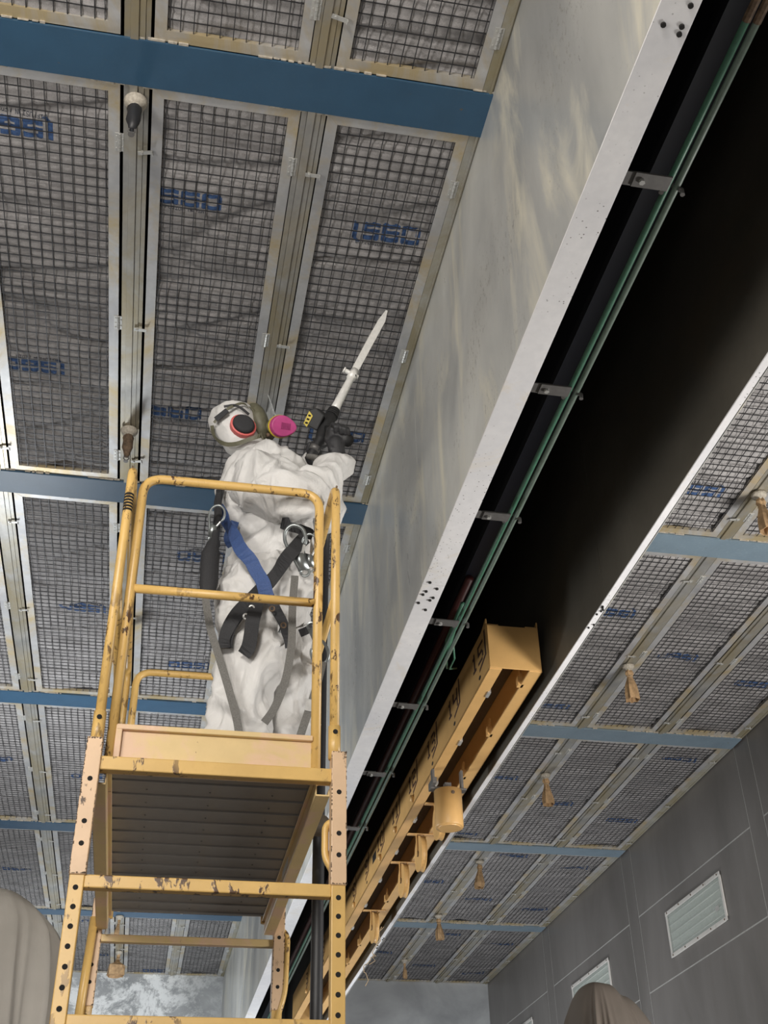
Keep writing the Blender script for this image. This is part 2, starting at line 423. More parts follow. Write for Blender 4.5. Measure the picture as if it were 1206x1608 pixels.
hb = MB(); holes(4.45, (1.902, 1.924), 8, .12); holes(10.0, (1.902, 1.924), 6, .2)
hb.build('hole_marks', 'hole', frr)  # same dark stubs in place of holes on the right flange
# slot box above: enclosure whose near-black colour carries the shade inside
sb = MB(); sb.box((1.05, Y0, H+.12), (1.02, YE, H+.9)); sb.box((1.94, Y0, H+.12), (1.97, YE, H+.9)); sb.box((1.02, Y0, H+.86), (1.97, YE, H+.9))
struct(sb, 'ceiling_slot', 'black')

# ------------------------------------------------------------------ channels, beams
LC = [.70, -.008, -.733, -1.455]          # panel centres, left booth, from the slot outward
RC = [2.27, 2.988, 3.69, 4.41]            # right booth, from the slot outward
PW = .5975
def chan_mesh(width, L):
    m = MB(); h = width/2-.004
    m.box((-h, 0, 0), (-h*.55, L, .012)); m.box((-h*.52, 0, -.012), (h*.1, L, .01)); m.box((h*.13, 0, -.004), (h*.6, L, .01)); m.box((h*.63, 0, 0), (h, L, .012))
    return m.mesh('channel_strip', 'galv_strip')
CH = chan_mesh(.108, 2.66)
edge = MB(); edge.box((-.02, 0, 0), (.02, 2.66, .01)); edge.box((.006, 0, -.006), (.014, 2.66, .01)); EDGE = edge.mesh('edge_strip', 'galv_edge')
def bay(i):
    a = BEAM[i]+BW; b = BEAM[i+1] if i+1 < len(BEAM) else YE
    return a, b
for i in range(6):
    a, b = bay(i); s = (b-a)/2.66
    for x in (.345, -.37, -1.094, 2.628, 3.339, 4.05): inst(CH, 'channel_strip', ceil, (x, a, H), 0, (1, s, 1))
    for x in (1.022, -1.80, 1.955, 4.745): inst(EDGE, 'edge_strip', ceil, (x, a, H), 0, (1.1 if x < 4 else 1.8, s, 1))
bn = ['ahead of the camera at the top edge', 'just above the worker', 'behind the worker at knee height', 'second from the back wall', 'nearest the back wall']
for i, y in enumerate(BEAM):
    for side, x0, x1 in (('left', XL+.02, SL), ('right', SR, XR-.02)):
        if i == 0:
            nm = 'overhead behind the photographer'
        else:
            nm = ['nearest the camera', 'second from the camera', 'third from the camera', 'second from the back wall', 'nearest the back wall'][i-1]
        m = MB(); m.box((x0, y, H-.012), (x1, y+BW, H+.0)); m.box((x0, y+BW/2-.01, H), (x1, y+BW/2+.01, H+.11))
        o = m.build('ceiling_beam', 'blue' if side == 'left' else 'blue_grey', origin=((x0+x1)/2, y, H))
        tag(o, f'blue painted steel ceiling beam {side} of the crane slot, {nm}', 'beam', 'blue cross beams of the ceiling')
        c = MB(); random.seed(i*7+x0)
        for yy in ((y-.006, y+BW+.006) if i < 3 and side == 'left' else (y-.005,)):
            x = x0
            while x < x1:
                wdt = random.uniform(.01, .07); hw_ = random.uniform(.0015, .005); c.box((x, yy-hw_, H-.004-random.uniform(0, .005)), (min(x+wdt, x1), yy+hw_, H+.004)); x += wdt+(random.uniform(0, .02) if random.random() < .8 else random.uniform(.05, .4))
        c.build('caulk_bead', 'dirty_base', o)

# ------------------------------------------------------------------ filter panels
PL = 2.66
def hmedia(x, y, v):
    "height of the filter cloth above the panel's lower face"
    h = .019
    cx, cy = (x+.25)/.0505, (y+PL/2)/.0508
    h -= .008*abs(math.sin(math.pi*cx)*math.sin(math.pi*cy))**.55
    n = noise.noise(Vector((x*1.8+v*7.1, y*4.2, v*3.3)))
    r = 1-abs(noise.noise(Vector((x*.7+v*3.7, y*3.1+x*.25, v*9.1))))*5.5
    r2 = 1-abs(noise.noise(Vector((x*3.5+v*1.7, y*6.0-x*.8, v*5.1+4))))*5
    e = max(0, (abs(x)-.15)/.11)
    h += .010*n + .030*max(0, r)**2 - .010*max(0, 1-abs(noise.noise(Vector((x*.7+v*3.7, (y+.03)*3.1+x*.25, v*9.1))))*5.5)**2 + .012*max(0, r2)**2*(.5+.5*e) + .006*e*noise.noise(Vector((x*9, y*9, v)))
    return min(max(h, .0085), .046)
def media_mesh(v):
    m = MB(); nx, ny = 40, 210; x0, x1, y0, y1 = -.262, .262, -PL/2+.035, PL/2-.035
    vs = []; fs = []
    for j in range(ny+1):
        for i in range(nx+1):
            x = x0+(x1-x0)*i/nx; y = y0+(y1-y0)*j/ny; vs.append((x, y, hmedia(x, y, v)))
    for j in range(ny):
        for i in range(nx):
            a = j*(nx+1)+i; fs.append((a, a+nx+1, a+nx+2, a+1))
    me = bpy.data.meshes.new('filter_media'); me.from_pydata(vs, [], fs); me.materials.append(M['media']); me.shade_smooth()
    return me
MEDIA = [media_mesh(v) for v in range(3)]
def frame_mesh():
    m = MB(); a, b = PW/2, PL/2-.004; w = .047; t = .022
    for s in (1, -1):
        m.prism([(s*a, -b, 0), (s*a, b, 0), (s*(a-w), b-w, 0), (s*(a-w), -b+w, 0)], (0, 0, t))
        m.prism([(-a, s*b, 0.0005), (a, s*b, .0005), (a-w, s*(b-w), .0005), (-a+w, s*(b-w), .0005)], (0, 0, t))
    return m.mesh('frame', 'galv')
FRAME = frame_mesh()
def grid_mesh():
    m = MB(); r = .0018; x0, y0 = -.2525, -PL/2+.045
    for i in range(11): x = x0+i*.0505; m.box((x-r, y0, .003), (x+r, -y0, .0065))
    n = int(round((-2*y0)/.0508))
    for j in range(n+1): y = y0+j*(-2*y0)/n; m.box((x0, y-r, .0058), (-x0, y+r, .0095))
    for x in (x0+.012, -x0-.012): m.box((x-r*.8, y0, .003), (x+r*.8, -y0, .0065))
    return m.mesh('wire_grid', 'wire')
GRID = grid_mesh()
hm = MB()
for k in range(5): hm.cyl((0, -.045+k*.018, -.004), (0, -.045+k*.018+.016, -.004), .006, 8)
hm.box((-.022, -.045, -.003), (0, .045, 0)); hm.box((0, -.045, -.002), (.016, .045, .001))
for x, y in ((-.014, -.03), (-.014, 0), (-.014, .03), (.011, -.02), (.011, .02)): hm.disc((x, y, -.003), (0, 0, -1), .004, 6, .003)
HINGE = hm.mesh('hinge', 'white_steel')
lm = MB(); lm.box((-.052, -.009, -.016), (.012, .009, -.013)); lm.box((.009, -.009, -.03), (.012, .009, -.013)); lm.cyl((-.036, 0, -.022), (-.036, 0, .0), .006, 8)
LATCH = lm.mesh('latch', 'white_steel')

FONT = {'D': '11110 10001 10001 10001 10001 10001 11110', 'I': '11111 00100 00100 00100 00100 00100 11111', 'F': '11111 10000 10000 11110 10000 10000 10000',
 'U': '10001 10001 10001 10001 10001 10001 01110', 'S': '01111 10000 10000 01110 00001 00001 11110', 'O': '01110 10001 10001 10001 10001 10001 01110',
 'N': '10001 11001 10101 10101 10011 10001 10001', 'M': '10001 11011 10101 10101 10001 10001 10001', 'E': '11111 10000 10000 11110 10000 10000 11111',
 'A': '01110 10001 10001 11111 10001 10001 10001', ' ': '00000 00000 00000 00000 00000 00000 00000',
 '0': '01110 10001 10001 10001 10001 10001 01110', '1': '00100 01100 00100 00100 00100 00100 01110', '2': '11110 00001 00001 01110 10000 10000 11111',
 '3': '11110 00001 00001 01110 00001 00001 11110', '4': '10001 10001 10001 11111 00001 00001 00001', '5': '11111 10000 10000 11110 00001 00001 11110',
 '6': '01110 10000 10000 11110 10001 10001 01110', '7': '11111 00001 00010 00100 00100 00100 00100', '8': '01110 10001 10001 01110 10001 10001 01110', '9': '01110 10001 10001 01111 00001 00001 01110'}
def logo_cells():
    W, Hh = 62, 17; g = [[0]*W for _ in range(Hh+5)]
    def rect(c0, c1, r0, r1):
        for r in range(r0, r1+1):
            for c in range(c0, c1+1): g[r][c] = 1
    rect(1, 4, 0, 15)
    for k in range(5):
        for c in range(1+k, 5+k): g[15+k][c] = 1
    rect(9, 24, 0, 3); rect(9, 12, 0, 9); rect(9, 24, 6, 9); rect(21, 24, 6, 15); rect(9, 24, 12, 15); g[0][9] = 0; g[15][24] = 0
    rect(27, 42, 0, 3); rect(27, 30, 0, 15); rect(27, 42, 6, 9); rect(39, 42, 6, 15); rect(27, 42, 12, 15); g[0][27] = g[15][27] = g[15][42] = 0
    rect(45, 61, 0, 3); rect(45, 48, 0, 15); rect(58, 61, 0, 15); rect(45, 61, 12, 15)
    for r, c in ((0, 45), (0, 61), (15, 45), (15, 61), (1, 61), (0, 60)): g[r][c] = 0
    return g
LOGO = logo_cells()
def print_logo(parent, v, cx, cy, rot):
    "flat print on the cloth; u runs along +x, text top towards -y, turned half a turn when rot"
    s = -1 if rot else 1; c = .0051
    def put(cells, u0, v0, c, name, mat, dz):
        mb = MB(); ids = {}
        def vid(i, j):
            if (i, j) not in ids:
                x = cx+s*(u0+i*c); y = cy+s*(v0+j*c*1.05)
                xx = max(-.26, min(.26, x))
                ids[(i, j)] = len(mb.v); mb.v.append(Vector((xx, y, hmedia(xx, y, v)-dz)))
            return ids[(i, j)]
        for r, row in enumerate(cells):
            for k, on in enumerate(row):
                if on:
                    x = cx+s*(u0+k*c)
                    if abs(x) > .258: continue
                    mb.f.append((vid(k, r), vid(k+1, r), vid(k+1, r+1), vid(k, r+1)))
        if mb.f:
            me = bpy.data.meshes.new(name); me.from_pydata([tuple(q) for q in mb.v], [], mb.f); me.materials.append(M[mat])
            inst(me, name, parent)
    put(LOGO, -.158, -.045, c, 'printed_logo', 'logo', .0013)
    rows = ['']*7
    for chx in 'DIFFUSION MEDIA':
        for r, bits in enumerate(FONT[chx].split()): rows[r] += bits+'0'
    put([[int(b) for b in r] for r in rows], -.13, .052, .0024, 'printed_small_text', 'smallprint', .0013)
logos = {}   # (side, col, row) -> list of (dx, Y, rot)
random.seed(11)
def base_logos(side, col, row):
    a, b = bay(row)
    spec = {('L', 0): (.76, 3.53, 0), ('L', 1): (-.15, 3.48, 0), ('L', 2): (-.86, 3.22, 1), ('L', 3): (-1.45, 3.9, 1),
            ('R', 0): (2.2, 3.4, 1), ('R', 1): (2.98, 3.68, 1), ('R', 2): (3.68, 2.75, 1), ('R', 3): (4.45, 4.55, 1)}[(side, col)]
    x, y, r = spec
    if side == 'L' and row >= 2 and col == 1: x = .10; y -= 0.05; r = 1
    if side == 'L' and row >= 2 and col == 2: x = -.66; y = 5.66
    out = []
    y -= 1.475*4
    while y < b:
        if a+.12 < y < b-.12: out.append((x, y, r))
        y += 1.475
    return out
rowname = ['before the first beam', 'between beams one and two', 'between beams two and three', 'between beams three and four', 'between beams four and five', 'against the back wall']
LN = ['column nearest the slot', 'second column out', 'third column out', 'column by left wall']
RN = ['column nearest the slot', 'second column out', 'third column out', 'column by right wall']
k = 0
for side, cols, names in (('L', LC, LN), ('R', RC, RN)):
    for ci, x in enumerate(cols):
        for row in range(6):
            a, b = bay(row); s = (b-a)/PL
            side_w = 'left' if side == 'L' else 'right'
            t = empty('filter_panel', (x, (a+b)/2, H), f'mesh filter panel {side_w} of slot, {names[ci]}, {rowname[row]}', 'ceiling panel', 'mesh-fronted filter panels of the ceiling')
            t.scale = (1, s, 1)
            v = (ci*2+row) % 3
            inst(FRAME, 'frame', t)
            md = inst(MEDIA[v], 'filter_media', t)
            inst(GRID, 'wire_grid', t)
            q = 1 if side == 'L' else -1
            for off in (.29, 1.36, 2.42):
                yy = -PL/2+off
                inst(HINGE, 'hinge', t, (q*(PW/2+.001), yy, 0), 0 if q == 1 else math.pi)
                inst(LATCH, 'latch', t, (-q*(PW/2-.0), yy+.02, 0), (0 if q == 1 else math.pi)+random.uniform(-.25, .25))
            for lx, ly, rr in base_logos(side, ci, row):
                print_logo(md, v, lx-x, (ly-(a+b)/2)/s, rr)
            k += 1

# ------------------------------------------------------------------ sprinkler heads, bare and bagged
def sprinkler(px, py, kind, label):
    p = atz(px, py, H-.012); x = -.37 if p.x < 1 else 3.335
    t = empty('sprinkler_head', (x, p.y, H-.012), label, 'sprinkler', 'sprinkler heads in the ceiling channels')
    m = MB(); rr = [.042, .048, .042, .026, .022]; zz = [0, -.008, -.022, -.034, -.05]
    m.tube([(x, p.y, H-.012+z) for z in zz], rr, 16); m.build('escutcheon', 'dirty_base', t, True)
    random.seed(int(px))
    if kind == 'bare':
        m = MB(); z = H-.05
        m.tube([(x, p.y, z), (x, p.y, z-.02), (x+.002, p.y-.002, z-.04), (x+.002, p.y-.004, z-.09), (x+.004, p.y-.006, z-.12), (x+.004, p.y-.006, z-.15)], [.020, .031, .027, .029, .020, .014], 12)
        m.build('nozzle_body', 'hose' if px > 205 else 'rusty', t, True)
        m = MB(); q = Vector((x+.004, p.y-.006, z-.155))
        m.tube([q+Vector((.011, 0, .01)), q+Vector((.013, 0, -.012)), q+Vector((0, 0, -.026)), q+Vector((-.013, 0, -.012)), q+Vector((-.011, 0, .01))], .0035, 6)
        m.disc(q+Vector((0, 0, -.027)), (0, 0, -1), .013, 10, .003)
        m.build('deflector', 'bracket', t)
    else:
        m = MB(); n = 14; L = {'bag': .24, 'cube': .26, 'small': .2}[kind]; w_ = {'bag': .052, 'cube': .085, 'small': .03}[kind]
        prof = [(.0, .45), (.12, .62), (.24, .38), (.34, .52), (.55, .85), (.8, 1.05), (1, 1.0)]
        if kind == 'cube': prof = [(.0, .3), (.25, .22), (.4, .5), (.55, 1.2), (1, 1.25)]
        lean = Vector((random.uniform(-.02, .02), random.uniform(-.02, .02), 0))
        rings = []
        for a, r in prof:
            c = Vector((x, p.y, H-.05-a*L))+lean*a; ring = []
            for kk in range(n):
                an = 2*math.pi*kk/n; rad = w_*r*(1+.22*noise.noise(Vector((math.cos(an)*2, math.sin(an)*2, a*5+px))))*(1.0 if kk % 2 else .86)
                sq = 1/max(abs(math.cos(an)), abs(math.sin(an))) if a > .5 and kind == 'cube' else 1
                ring.append(c+Vector((math.cos(an)*rad*sq, math.sin(an)*rad*sq, random.uniform(-.006, .006))))
            rings.append(ring)
        vs = [v for r in rings for v in r]; fs = []
        for i in range(len(rings)-1):
            for kk in range(n): k2 = (kk+1) % n; fs.append((i*n+kk, i*n+k2, (i+1)*n+k2, (i+1)*n+kk))
        m.add(vs, fs); o = m.build('paper_bag', 'paper', t)
        md_ = o.modifiers.new('thick', 'SOLIDIFY'); md_.thickness = .003
        c0 = Vector((x, p.y, H-.05-.24*L))
        MB().tube([c0+Vector((math.cos(a_)*w_*.42, math.sin(a_)*w_*.42, 0)) for a_ in [i*math.pi/5 for i in range(11)]], .0035, 6).build('tie', 'string', t)
    return t
sprinkler(210, 158, 'bare', 'bare dark sprinkler head under a pale crusted ring, nearest the camera')
sprinkler(204, 675, 'bare', 'bare rusty sprinkler head just above the scaffold top rail')
sprinkler(200, 985, 'bag', 'paper-bagged sprinkler head seen behind the left scaffold posts')
sprinkler(190, 1438, 'small', 'small rusty bagged sprinkler head just below the far edge of the scaffold deck')
sprinkler(190, 1494, 'cube', 'sprinkler head in a square open paper wrapper, seen between the far rungs')
sprinkler(1185, 775, 'bag', 'paper-bagged sprinkler head at the right edge of the picture')
sprinkler(982, 1045, 'bag', 'large paper-bagged sprinkler head in front of the second right-hand bay')
sprinkler(851, 1216, 'bag', 'paper-bagged sprinkler head in the third bay right of the slot')
sprinkler(748, 1352, 'bag', 'paper-bagged sprinkler head just beyond the fourth right-hand beam')
sprinkler(688, 1437, 'bag', 'small paper-bagged sprinkler head hanging before the last right-hand beam')
sprinkler(637, 1507, 'small', 'smallest sprinkler head, farthest away near the back wall')

# ------------------------------------------------------------------ inside the slot
o = MB().box((1.42, Y0, 3.2), (1.54, YE, 3.24)).box((1.475, Y0, 3.24), (1.485, YE, 3.5)).box((1.42, Y0, 3.5), (1.54, YE, 3.54)).build('runway_beam', 'navy', origin=(1.48, 0, 3.2))
tag(o, 'dark navy steel runway beam running inside the black slot', 'beam')
zc = 2.83
for k, dx in enumerate((0, .030)):
    g = MB(); x = 1.325+dx
    g.tube([(x, 1.0, zc), (x, 2.2, zc), (x, 3.3, zc), (x, 14.5, zc)], .0105, 10)
    o = g.build('green_conduit', 'green' if k == 0 else 'greengrey', origin=(x, 1, zc), smooth=True)
    tag(o, ['left of two thin green pipes running along the black slot', 'right of two thin pipes along the black slot, greyer one'][k], 'pipe', 'pair of thin pipes along the slot')
    c = MB(); c.tube([(x, 1.40, zc), (x, 1.545, zc)], .0125, 8); c.build('copper_band', 'rusty', o)
for i, (px, py) in enumerate([(1020, 285), (865, 612), (772, 810), (692, 977), (633, 1108), (585, 1215), (543, 1300)]):
    p = atz(px, py, 2.80); y = p.y
    t = empty('pipe_bracket', (1.2, y, 2.79), ['bolted steel bracket holding the thin pipes, nearest the camera', 'bolted pipe bracket second from the camera', 'bolted pipe bracket third from the camera, beside the dark seam',
        'pipe bracket beside the end of the yellow girder', 'dim pipe bracket alongside the numbered yellow girder', 'sixth pipe bracket down the slot, very dim', 'farthest visible pipe bracket, beside the scaffold post'][i], 'bracket', 'steel brackets along the black slot')
    MB().box((1.146, y-.025, 2.80), (1.25, y+.025, 2.806)).build('slotted_plate', 'bracket', t, bevel=.001)
    MB().box((1.20, y-.03, 2.793), (1.315, y+.022, 2.8)).build('clip_plate', 'bracket', t, bevel=.001)
    MB().tube([(1.30, y+.03, 2.795), (1.31, y+.03, 2.82), (1.34, y+.032, 2.845), (1.372, y+.03, 2.82), (1.37, y+.03, 2.80)], .008, 6).build('pipe_clamp', 'bracket', t)
    MB().tube([(1.226, y-.003, 2.793), (1.226, y-.003, 2.783)], .0095, 6).build('bolt', 'white_steel', t)
for k, (x, z) in enumerate(((1.442, 3.18), (1.515, 3.18))):
    o = MB().tube([(x, 4.9, z), (x, 6.2, z), (x, 13, z)], .0205, 10).build('red_pipe', 'redpipe', origin=(x, 4.9, z), smooth=True)
    tag(o, ['dim red pipe inside the slot, left one of the pair', 'dim red pipe inside the slot, right one of the pair'][k], 'pipe', 'dim red pipes inside the slot')

# yellow box girder of the crane
GX0, GX1, GZ0, GZ1, GY0, GY1 = 1.571, 1.855, 2.78, 3.045, 5.11, 13.2
gt = empty('crane_girder', ((GX0+GX1)/2, GY0, GZ0), 'long yellow crane girder with stencilled numbers hanging in the black slot', 'crane girder')
def channel(x, d):
    m = MB(); m.box((x, GY0, GZ0), (x+.008*d, GY1, GZ1)); m.box((x, GY0, GZ0), (x+.07*d, GY1, GZ0+.008)); m.box((x, GY0, GZ1-.008), (x+.07*d, GY1, GZ1))
    m.prism([(x, GY0, GZ1), (x, GY0-.0, GZ1+.03), (x, GY0+.1, GZ1)], (.008*d, 0, 0))
    return m
web = channel(GX0, 1).build('side_channel', 'girder', gt, bevel=.003)
web2 = channel(GX1, -1).build('side_channel', 'girder', gt, bevel=.003)
MB().box((GX0+.004, GY0-.008, GZ0+.004), (GX1-.004, GY0, GZ1-.012)).build('end_plate', 'girder', gt, bevel=.002)
MB().box((GX0+.004, GY1, GZ0+.004), (GX1-.004, GY1+.008, GZ1-.012)).build('end_plate', 'girder', gt, bevel=.002)
MB().box((GX0+.01, GY0+.01, GZ1-.02), (GX1-.01, GY1, GZ1-.01)).build('top_plate', 'shaded_sheet', gt)
e = MB()
for x, z in ((GX0+.02, GZ0+.02), (GX1-.02, GZ0+.03)): e.disc((x, GY0-.008, z), (0, -1, 0), .004, 8, .002)
for i in range(10):
    y = GY0+.15+i*.62
    e2 = MB(); e2.box((GX1-.085, y, GZ0-.0), (GX1-.055, y+.035, GZ0+.05)); e2.box((GX1-.07, y+.0, GZ0+.05), (GX1-.06, y+.03, GZ0+.1))
    e2.build('hanger_clip', 'girder', gt)
    e2 = MB(); e2.box((GX0+.062, y+.1, GZ0-.008), (GX0+.078, y+.16, GZ0+.03)); e2.build('stop_lug', 'white_steel', gt)
nums = [(15, 749, 1023), (14, 711, 1098), (13, 678, 1160), (12, 649, 1219), (11, 623, 1268), (10, 599, 1308), (9, 577, 1352), (8, 556, 1398), (7, 536, 1440), (6, 518, 1475), (5, 502, 1505), (4, 487, 1525), (3, 475, 1545)]
ys = []
for n_, px, py in nums:
    p = atx(px, py, GX0); ys.append((n_, p.y, p.z))
y15 = ys[0][1]; pitch = (ys[7][1]-y15)/7
for n_, _, _ in ys:
    y = y15+(15-n_)*pitch
    if y > GY1-.15: continue
    z = GZ0+.160; c = .0155; cy_ = .021; X = GX0
    st = MB(); txt = str(n_); wd = (len(txt)*6-1)*cy_
    for q, ch in enumerate(txt):
        for r, bits in enumerate(FONT[ch].split()):
            for kk, bb in enumerate(bits):
                if bb == '1':
                    yy = y+wd/2-(q*6+kk)*cy_; zz = z+3.5*c-r*c
                    st.box((X-.0012, yy, zz), (X, yy-cy_, zz-c))
    yb = y-wd/2-.03
    st.box((X-.0012, yb, z+.085), (X, yb-.022, z-.05)); st.prism([(X, yb-.022, z-.062), (X, yb-.022, z-.045), (X, yb+.12, z-.082), (X, yb+.12, z-.098)], (-.0012, 0, 0))
    st.build('stencilled_number', 'stencil', web)
    if n_ in (15, 14, 13, 9, 7, 6, 5): MB().disc((X, y-.02, GZ0+.035), (-1, 0, 0), .02, 14, .0012, .55).build('slot_hole', 'hole', web)
    else: MB().tube([(X, y-.02, GZ0+.035), (X-.02, y-.02, GZ0+.035)], [.024, .02], 10).build('pulley_pin', 'girder', web, True)
yy = (ys[5][1]+ys[6][1])/2
MB().box((GX0-.0012, yy-.07, GZ0+.09), (GX0, yy+.07, GZ0+.15)).build('inspection_opening', 'hole', web)
# pulleys hanging inside the girder
PL_LAB = ['round yellow pulley wheel half hidden behind the yellow canister', 'round yellow pulley wheel next after the canister', 'third yellow pulley wheel down the girder', 'farthest yellow pulley wheel, near the scaffold post']
for i, (px, py) in enumerate([(690, 1290), (661, 1341), (634, 1383), (588, 1457)]):
    p = at(px, py, [7.15, 7.75, 8.35, 9.6][i]); X = GX1-.125; s = X/p.x; p = p*s
    t = empty('pulley_wheel', (X, p.y, p.z-.1), PL_LAB[i], 'pulley', 'yellow pulley wheels under the girder')
    prof = [(-.019, .09), (-.018, .118), (-.006, .112), (.006, .112), (.018, .118), (.019, .09)]
    m = MB(); m.tube([(X+a, p.y, p.z) for a, _ in prof], [b for _, b in prof], 28); m.build('wheel', 'girder', t)
    MB().tube([(X-.025, p.y, p.z), (X+.025, p.y, p.z)], .02, 10).build('hub', 'rusty', t)
    m = MB(); m.box((X-.03, p.y-.012, p.z-.015), (X-.024, p.y+.012, GZ0-.004)); m.box((X+.024, p.y-.012, p.z-.015), (X+.03, p.y+.012, GZ0-.004)); m.box((X-.09, p.y-.02, GZ0-.008), (X+.09, p.y+.02, GZ0-.001))
    m.build('yoke', 'girder', t, bevel=.003)
# canister
Yc = 6.42; a = at(703, 1243, Yc); b = at(703, 1300, Yc); cx_ = a.x
t = empty('hanging_canister', (cx_, Yc, b.z), 'yellow cylindrical canister hanging below the girder', 'canister')
m = MB(); m.tube([(cx_, Yc, a.z-.004), (cx_, Yc, a.z), (cx_, Yc, b.z+.006), (cx_, Yc, b.z)], [.080, .083, .083, .080], 32); m.build('body', 'girder', t, 'auto')
MB().tube([(cx_, Yc, b.z+.001), (cx_, Yc, b.z-.004)], [.068, .066], 32).build('bottom_lid', 'girder', t)
m = MB(); m.box((cx_-.11, Yc-.03, a.z+.004), (cx_+.11, Yc+.03, a.z+.016)); m.box((cx_-.11, Yc-.09, a.z+.016), (cx_-.085, Yc+.03, a.z+.05)); m.box((cx_+.08, Yc-.02, a.z+.016), (cx_+.095, Yc+.02, GZ0)); m.box((cx_-.095, Yc-.02, a.z+.016), (cx_-.08, Yc+.02, GZ0)); m.box((cx_-.02, Yc-.02, a.z), (cx_+.02, Yc+.02, a.z+.05))
m.build('mounting_bracket', 'bracket', t, bevel=.002)
m = MB(); q = Vector((cx_+.01, Yc-.083, a.z-.035)); m.disc(q, (0, -1, 0), .011, 12, .004); m.disc(q+Vector((0, -.004, 0)), (0, -1, 0), .005, 8, .003); m.build('screw', 'rusty', t)
# green ratchet strap / cable clutter at the girder end
p0 = atx(705, 1005, 1.36)
m = MB(); m.tube([p0+Vector((0, -.3, .04)), p0, p0+Vector((.02, .1, -.02)), p0+Vector((.03, .2, .01)), p0+Vector((.06, .3, .0))], [.012, .02, .016, .01, .006], 8)
m.tube([p0+Vector((.02, 0, 0)), p0+Vector((.05, .1, -.05)), p0+Vector((.06, .25, -.03)), p0+Vector((.12, .33, .02))], .006, 6)
tag(m.build('cable_bundle', 'green', origin=p0, smooth=True), 'tangled green cable ends tied beside the girder end', 'cable')
m = MB(); random.seed(3); p = at(578, 1490, 9.6); pts = []
p = Vector((1.86, 9.6, 2.66)); pts = [p+Vector((0, 0, .1))]
for k in range(14): pts.append(pts[-1]+Vector((random.uniform(-.035, .025), random.uniform(-.02, .02), random.uniform(-.07, .0))))
m.tube(pts, .0035, 5); pts2 = [q+Vector((random.uniform(-.03, .05), 0, .0)) for q in pts[:9]]; m.tube(pts2, .003, 5)
tag(m.build('dangling_wire', 'string', origin=p), 'thin tan wires dangling below the girder by the scaffold post', 'wire')

# ------------------------------------------------------------------ scaffold
SY, FY = 3.40, 5.00; SXL, SXR = -.219, .529; DZ = 1.44; TOPZ = 2.565
T = empty('rolling_scaffold', (.155, 4.2, ZF), 'yellow painted rolling scaffold tower the worker stands on', 'scaffold')
PIN = MB().disc((0, 0, 0), (0, -1, 0), .0078, 12, .0006).mesh('pin_hole', 'hole')
def post(x, y, face):
    m = MB().box((x-.021, y-.016, ZF+.16), (x+.021, y+.026, 1.09))
    o = m.build('post', 'yellow', T, bevel=.003)
    z = 1.052
    while z > ZF+.3: inst(PIN, 'pin_hole', o, Vector((x, y-.016, z))-absloc(o)); z -= .0537
    # casters
    MB().tube([(x, y, ZF+.06), (x, y, ZF+.17)], .014, 8).build('caster_stem', 'galv', o)
    MB().tube([(x-.02, y, ZF+.063), (x+.02, y, ZF+.063)], .062, 20).build('caster_wheel', 'hose', o)
    m = MB().box((x-.0235, y-.021, 1.088), (x+.0235, y+.028, 1.508))
    s = m.build('coupling_sleeve', 'pink', T, bevel=.003)
    for z in (1.373, 1.243, 1.177): inst(PIN, 'pin_hole', s, Vector((x, y-.021, z))-absloc(s))
    ed = MB()
    random.seed(int(x*100)+int(y*10))
    for z in [1.09+i*.012 for i in range(35)]:
        for sx in (-1, 1):
            if random.random() < .55: w1 = random.uniform(.001, .004); ed.box((x+sx*.0238, y-.0213, z), (x+sx*(.0238-w1), y-.0209, z+random.uniform(.003, .014)))
    for xx in [x-.02+i*.004 for i in range(11)]:
        for z in (1.09, 1.506):
            if random.random() < .7: ed.box((xx, y-.0213, z), (xx+.005, y-.0209, z+(.006 if z < 1.2 else -.006)*random.random()))
    ed.build('rust_chips', 'rusty', s)
    return o
for x in (SXL, SXR):
    post(x, SY, -1); post(x, FY, -1)
# guard posts and top rails: one bent tube each side, front to back
for x in (SXL+.003, SXR-.012):
    g = MB().tube(arc([(x, SY+.004, 1.5), (x, SY+.004, TOPZ), (x, FY, TOPZ), (x, FY, 1.5)], .07, 8), .0158, 14).build('side_guard_frame', 'yellow', T, True)
    MB().tube([(x, SY+.01, 2.085), (x, FY-.01, 2.085)], .014, 12).build('side_mid_rail', 'yellow', T, True)
    MB().tube([(x, SY+.004, 1.49), (x, SY+.004, 1.60)], .0195, 14).build('socket', 'yellow', T, 'auto')
    hb_ = MB(); hb_.disc((x, SY-.0155, 1.575), (0, -1, 0), .008, 10, .002); hb_.build('socket_pin', 'hole', g)
    hb_ = MB(); hb_.disc((x, SY-.012, 2.545), (0, -1, 0), .004, 8, .0012, 1.6); hb_.build('rust_spot', 'rusty', g)
st = MB()
for k in range(6): st.tube([(SXL+.003, SY+.004, 2.36+k*.013), (SXL+.003, SY+.004, 2.369+k*.013)], .0166, 12, False)
st.build('worn_sticker', 'hole', T)
# end gate in front: U frame, mid rail, toe board
def gate(y, x0, x1, mid, toe):
    g = MB().tube(arc([(x0, y, 1.425), (x0, y, 2.552), (x1, y, 2.552), (x1, y, 1.425)], .075, 8), .0165, 14).build('end_gate', 'yellow', T, True)
    if mid: MB().tube([(x0+.012, y, 2.085), (x1-.012, y, 2.085)], .0155, 14).build('gate_mid_rail', 'yellow', T, True)
    if toe:
        m = MB(); m.box((x0+.012, y-.006, 1.455), (x1-.012, y, 1.572)); m.box((x0+.012, y-.022, 1.452), (x1-.012, y, 1.47)); m.box((x0+.012, y-.022, 1.562), (x1-.012, y, 1.58)); m.box((x0+.01, y-.02, 1.455), (x0+.03, y, 1.578))
        m.build('toe_board', 'yellow_pale', T, bevel=.004)
gate(SY+.055, SXL+.045, SXR-.065, True, True)
gate(FY-.03, SXL+.045, SXR-.065, True, True)
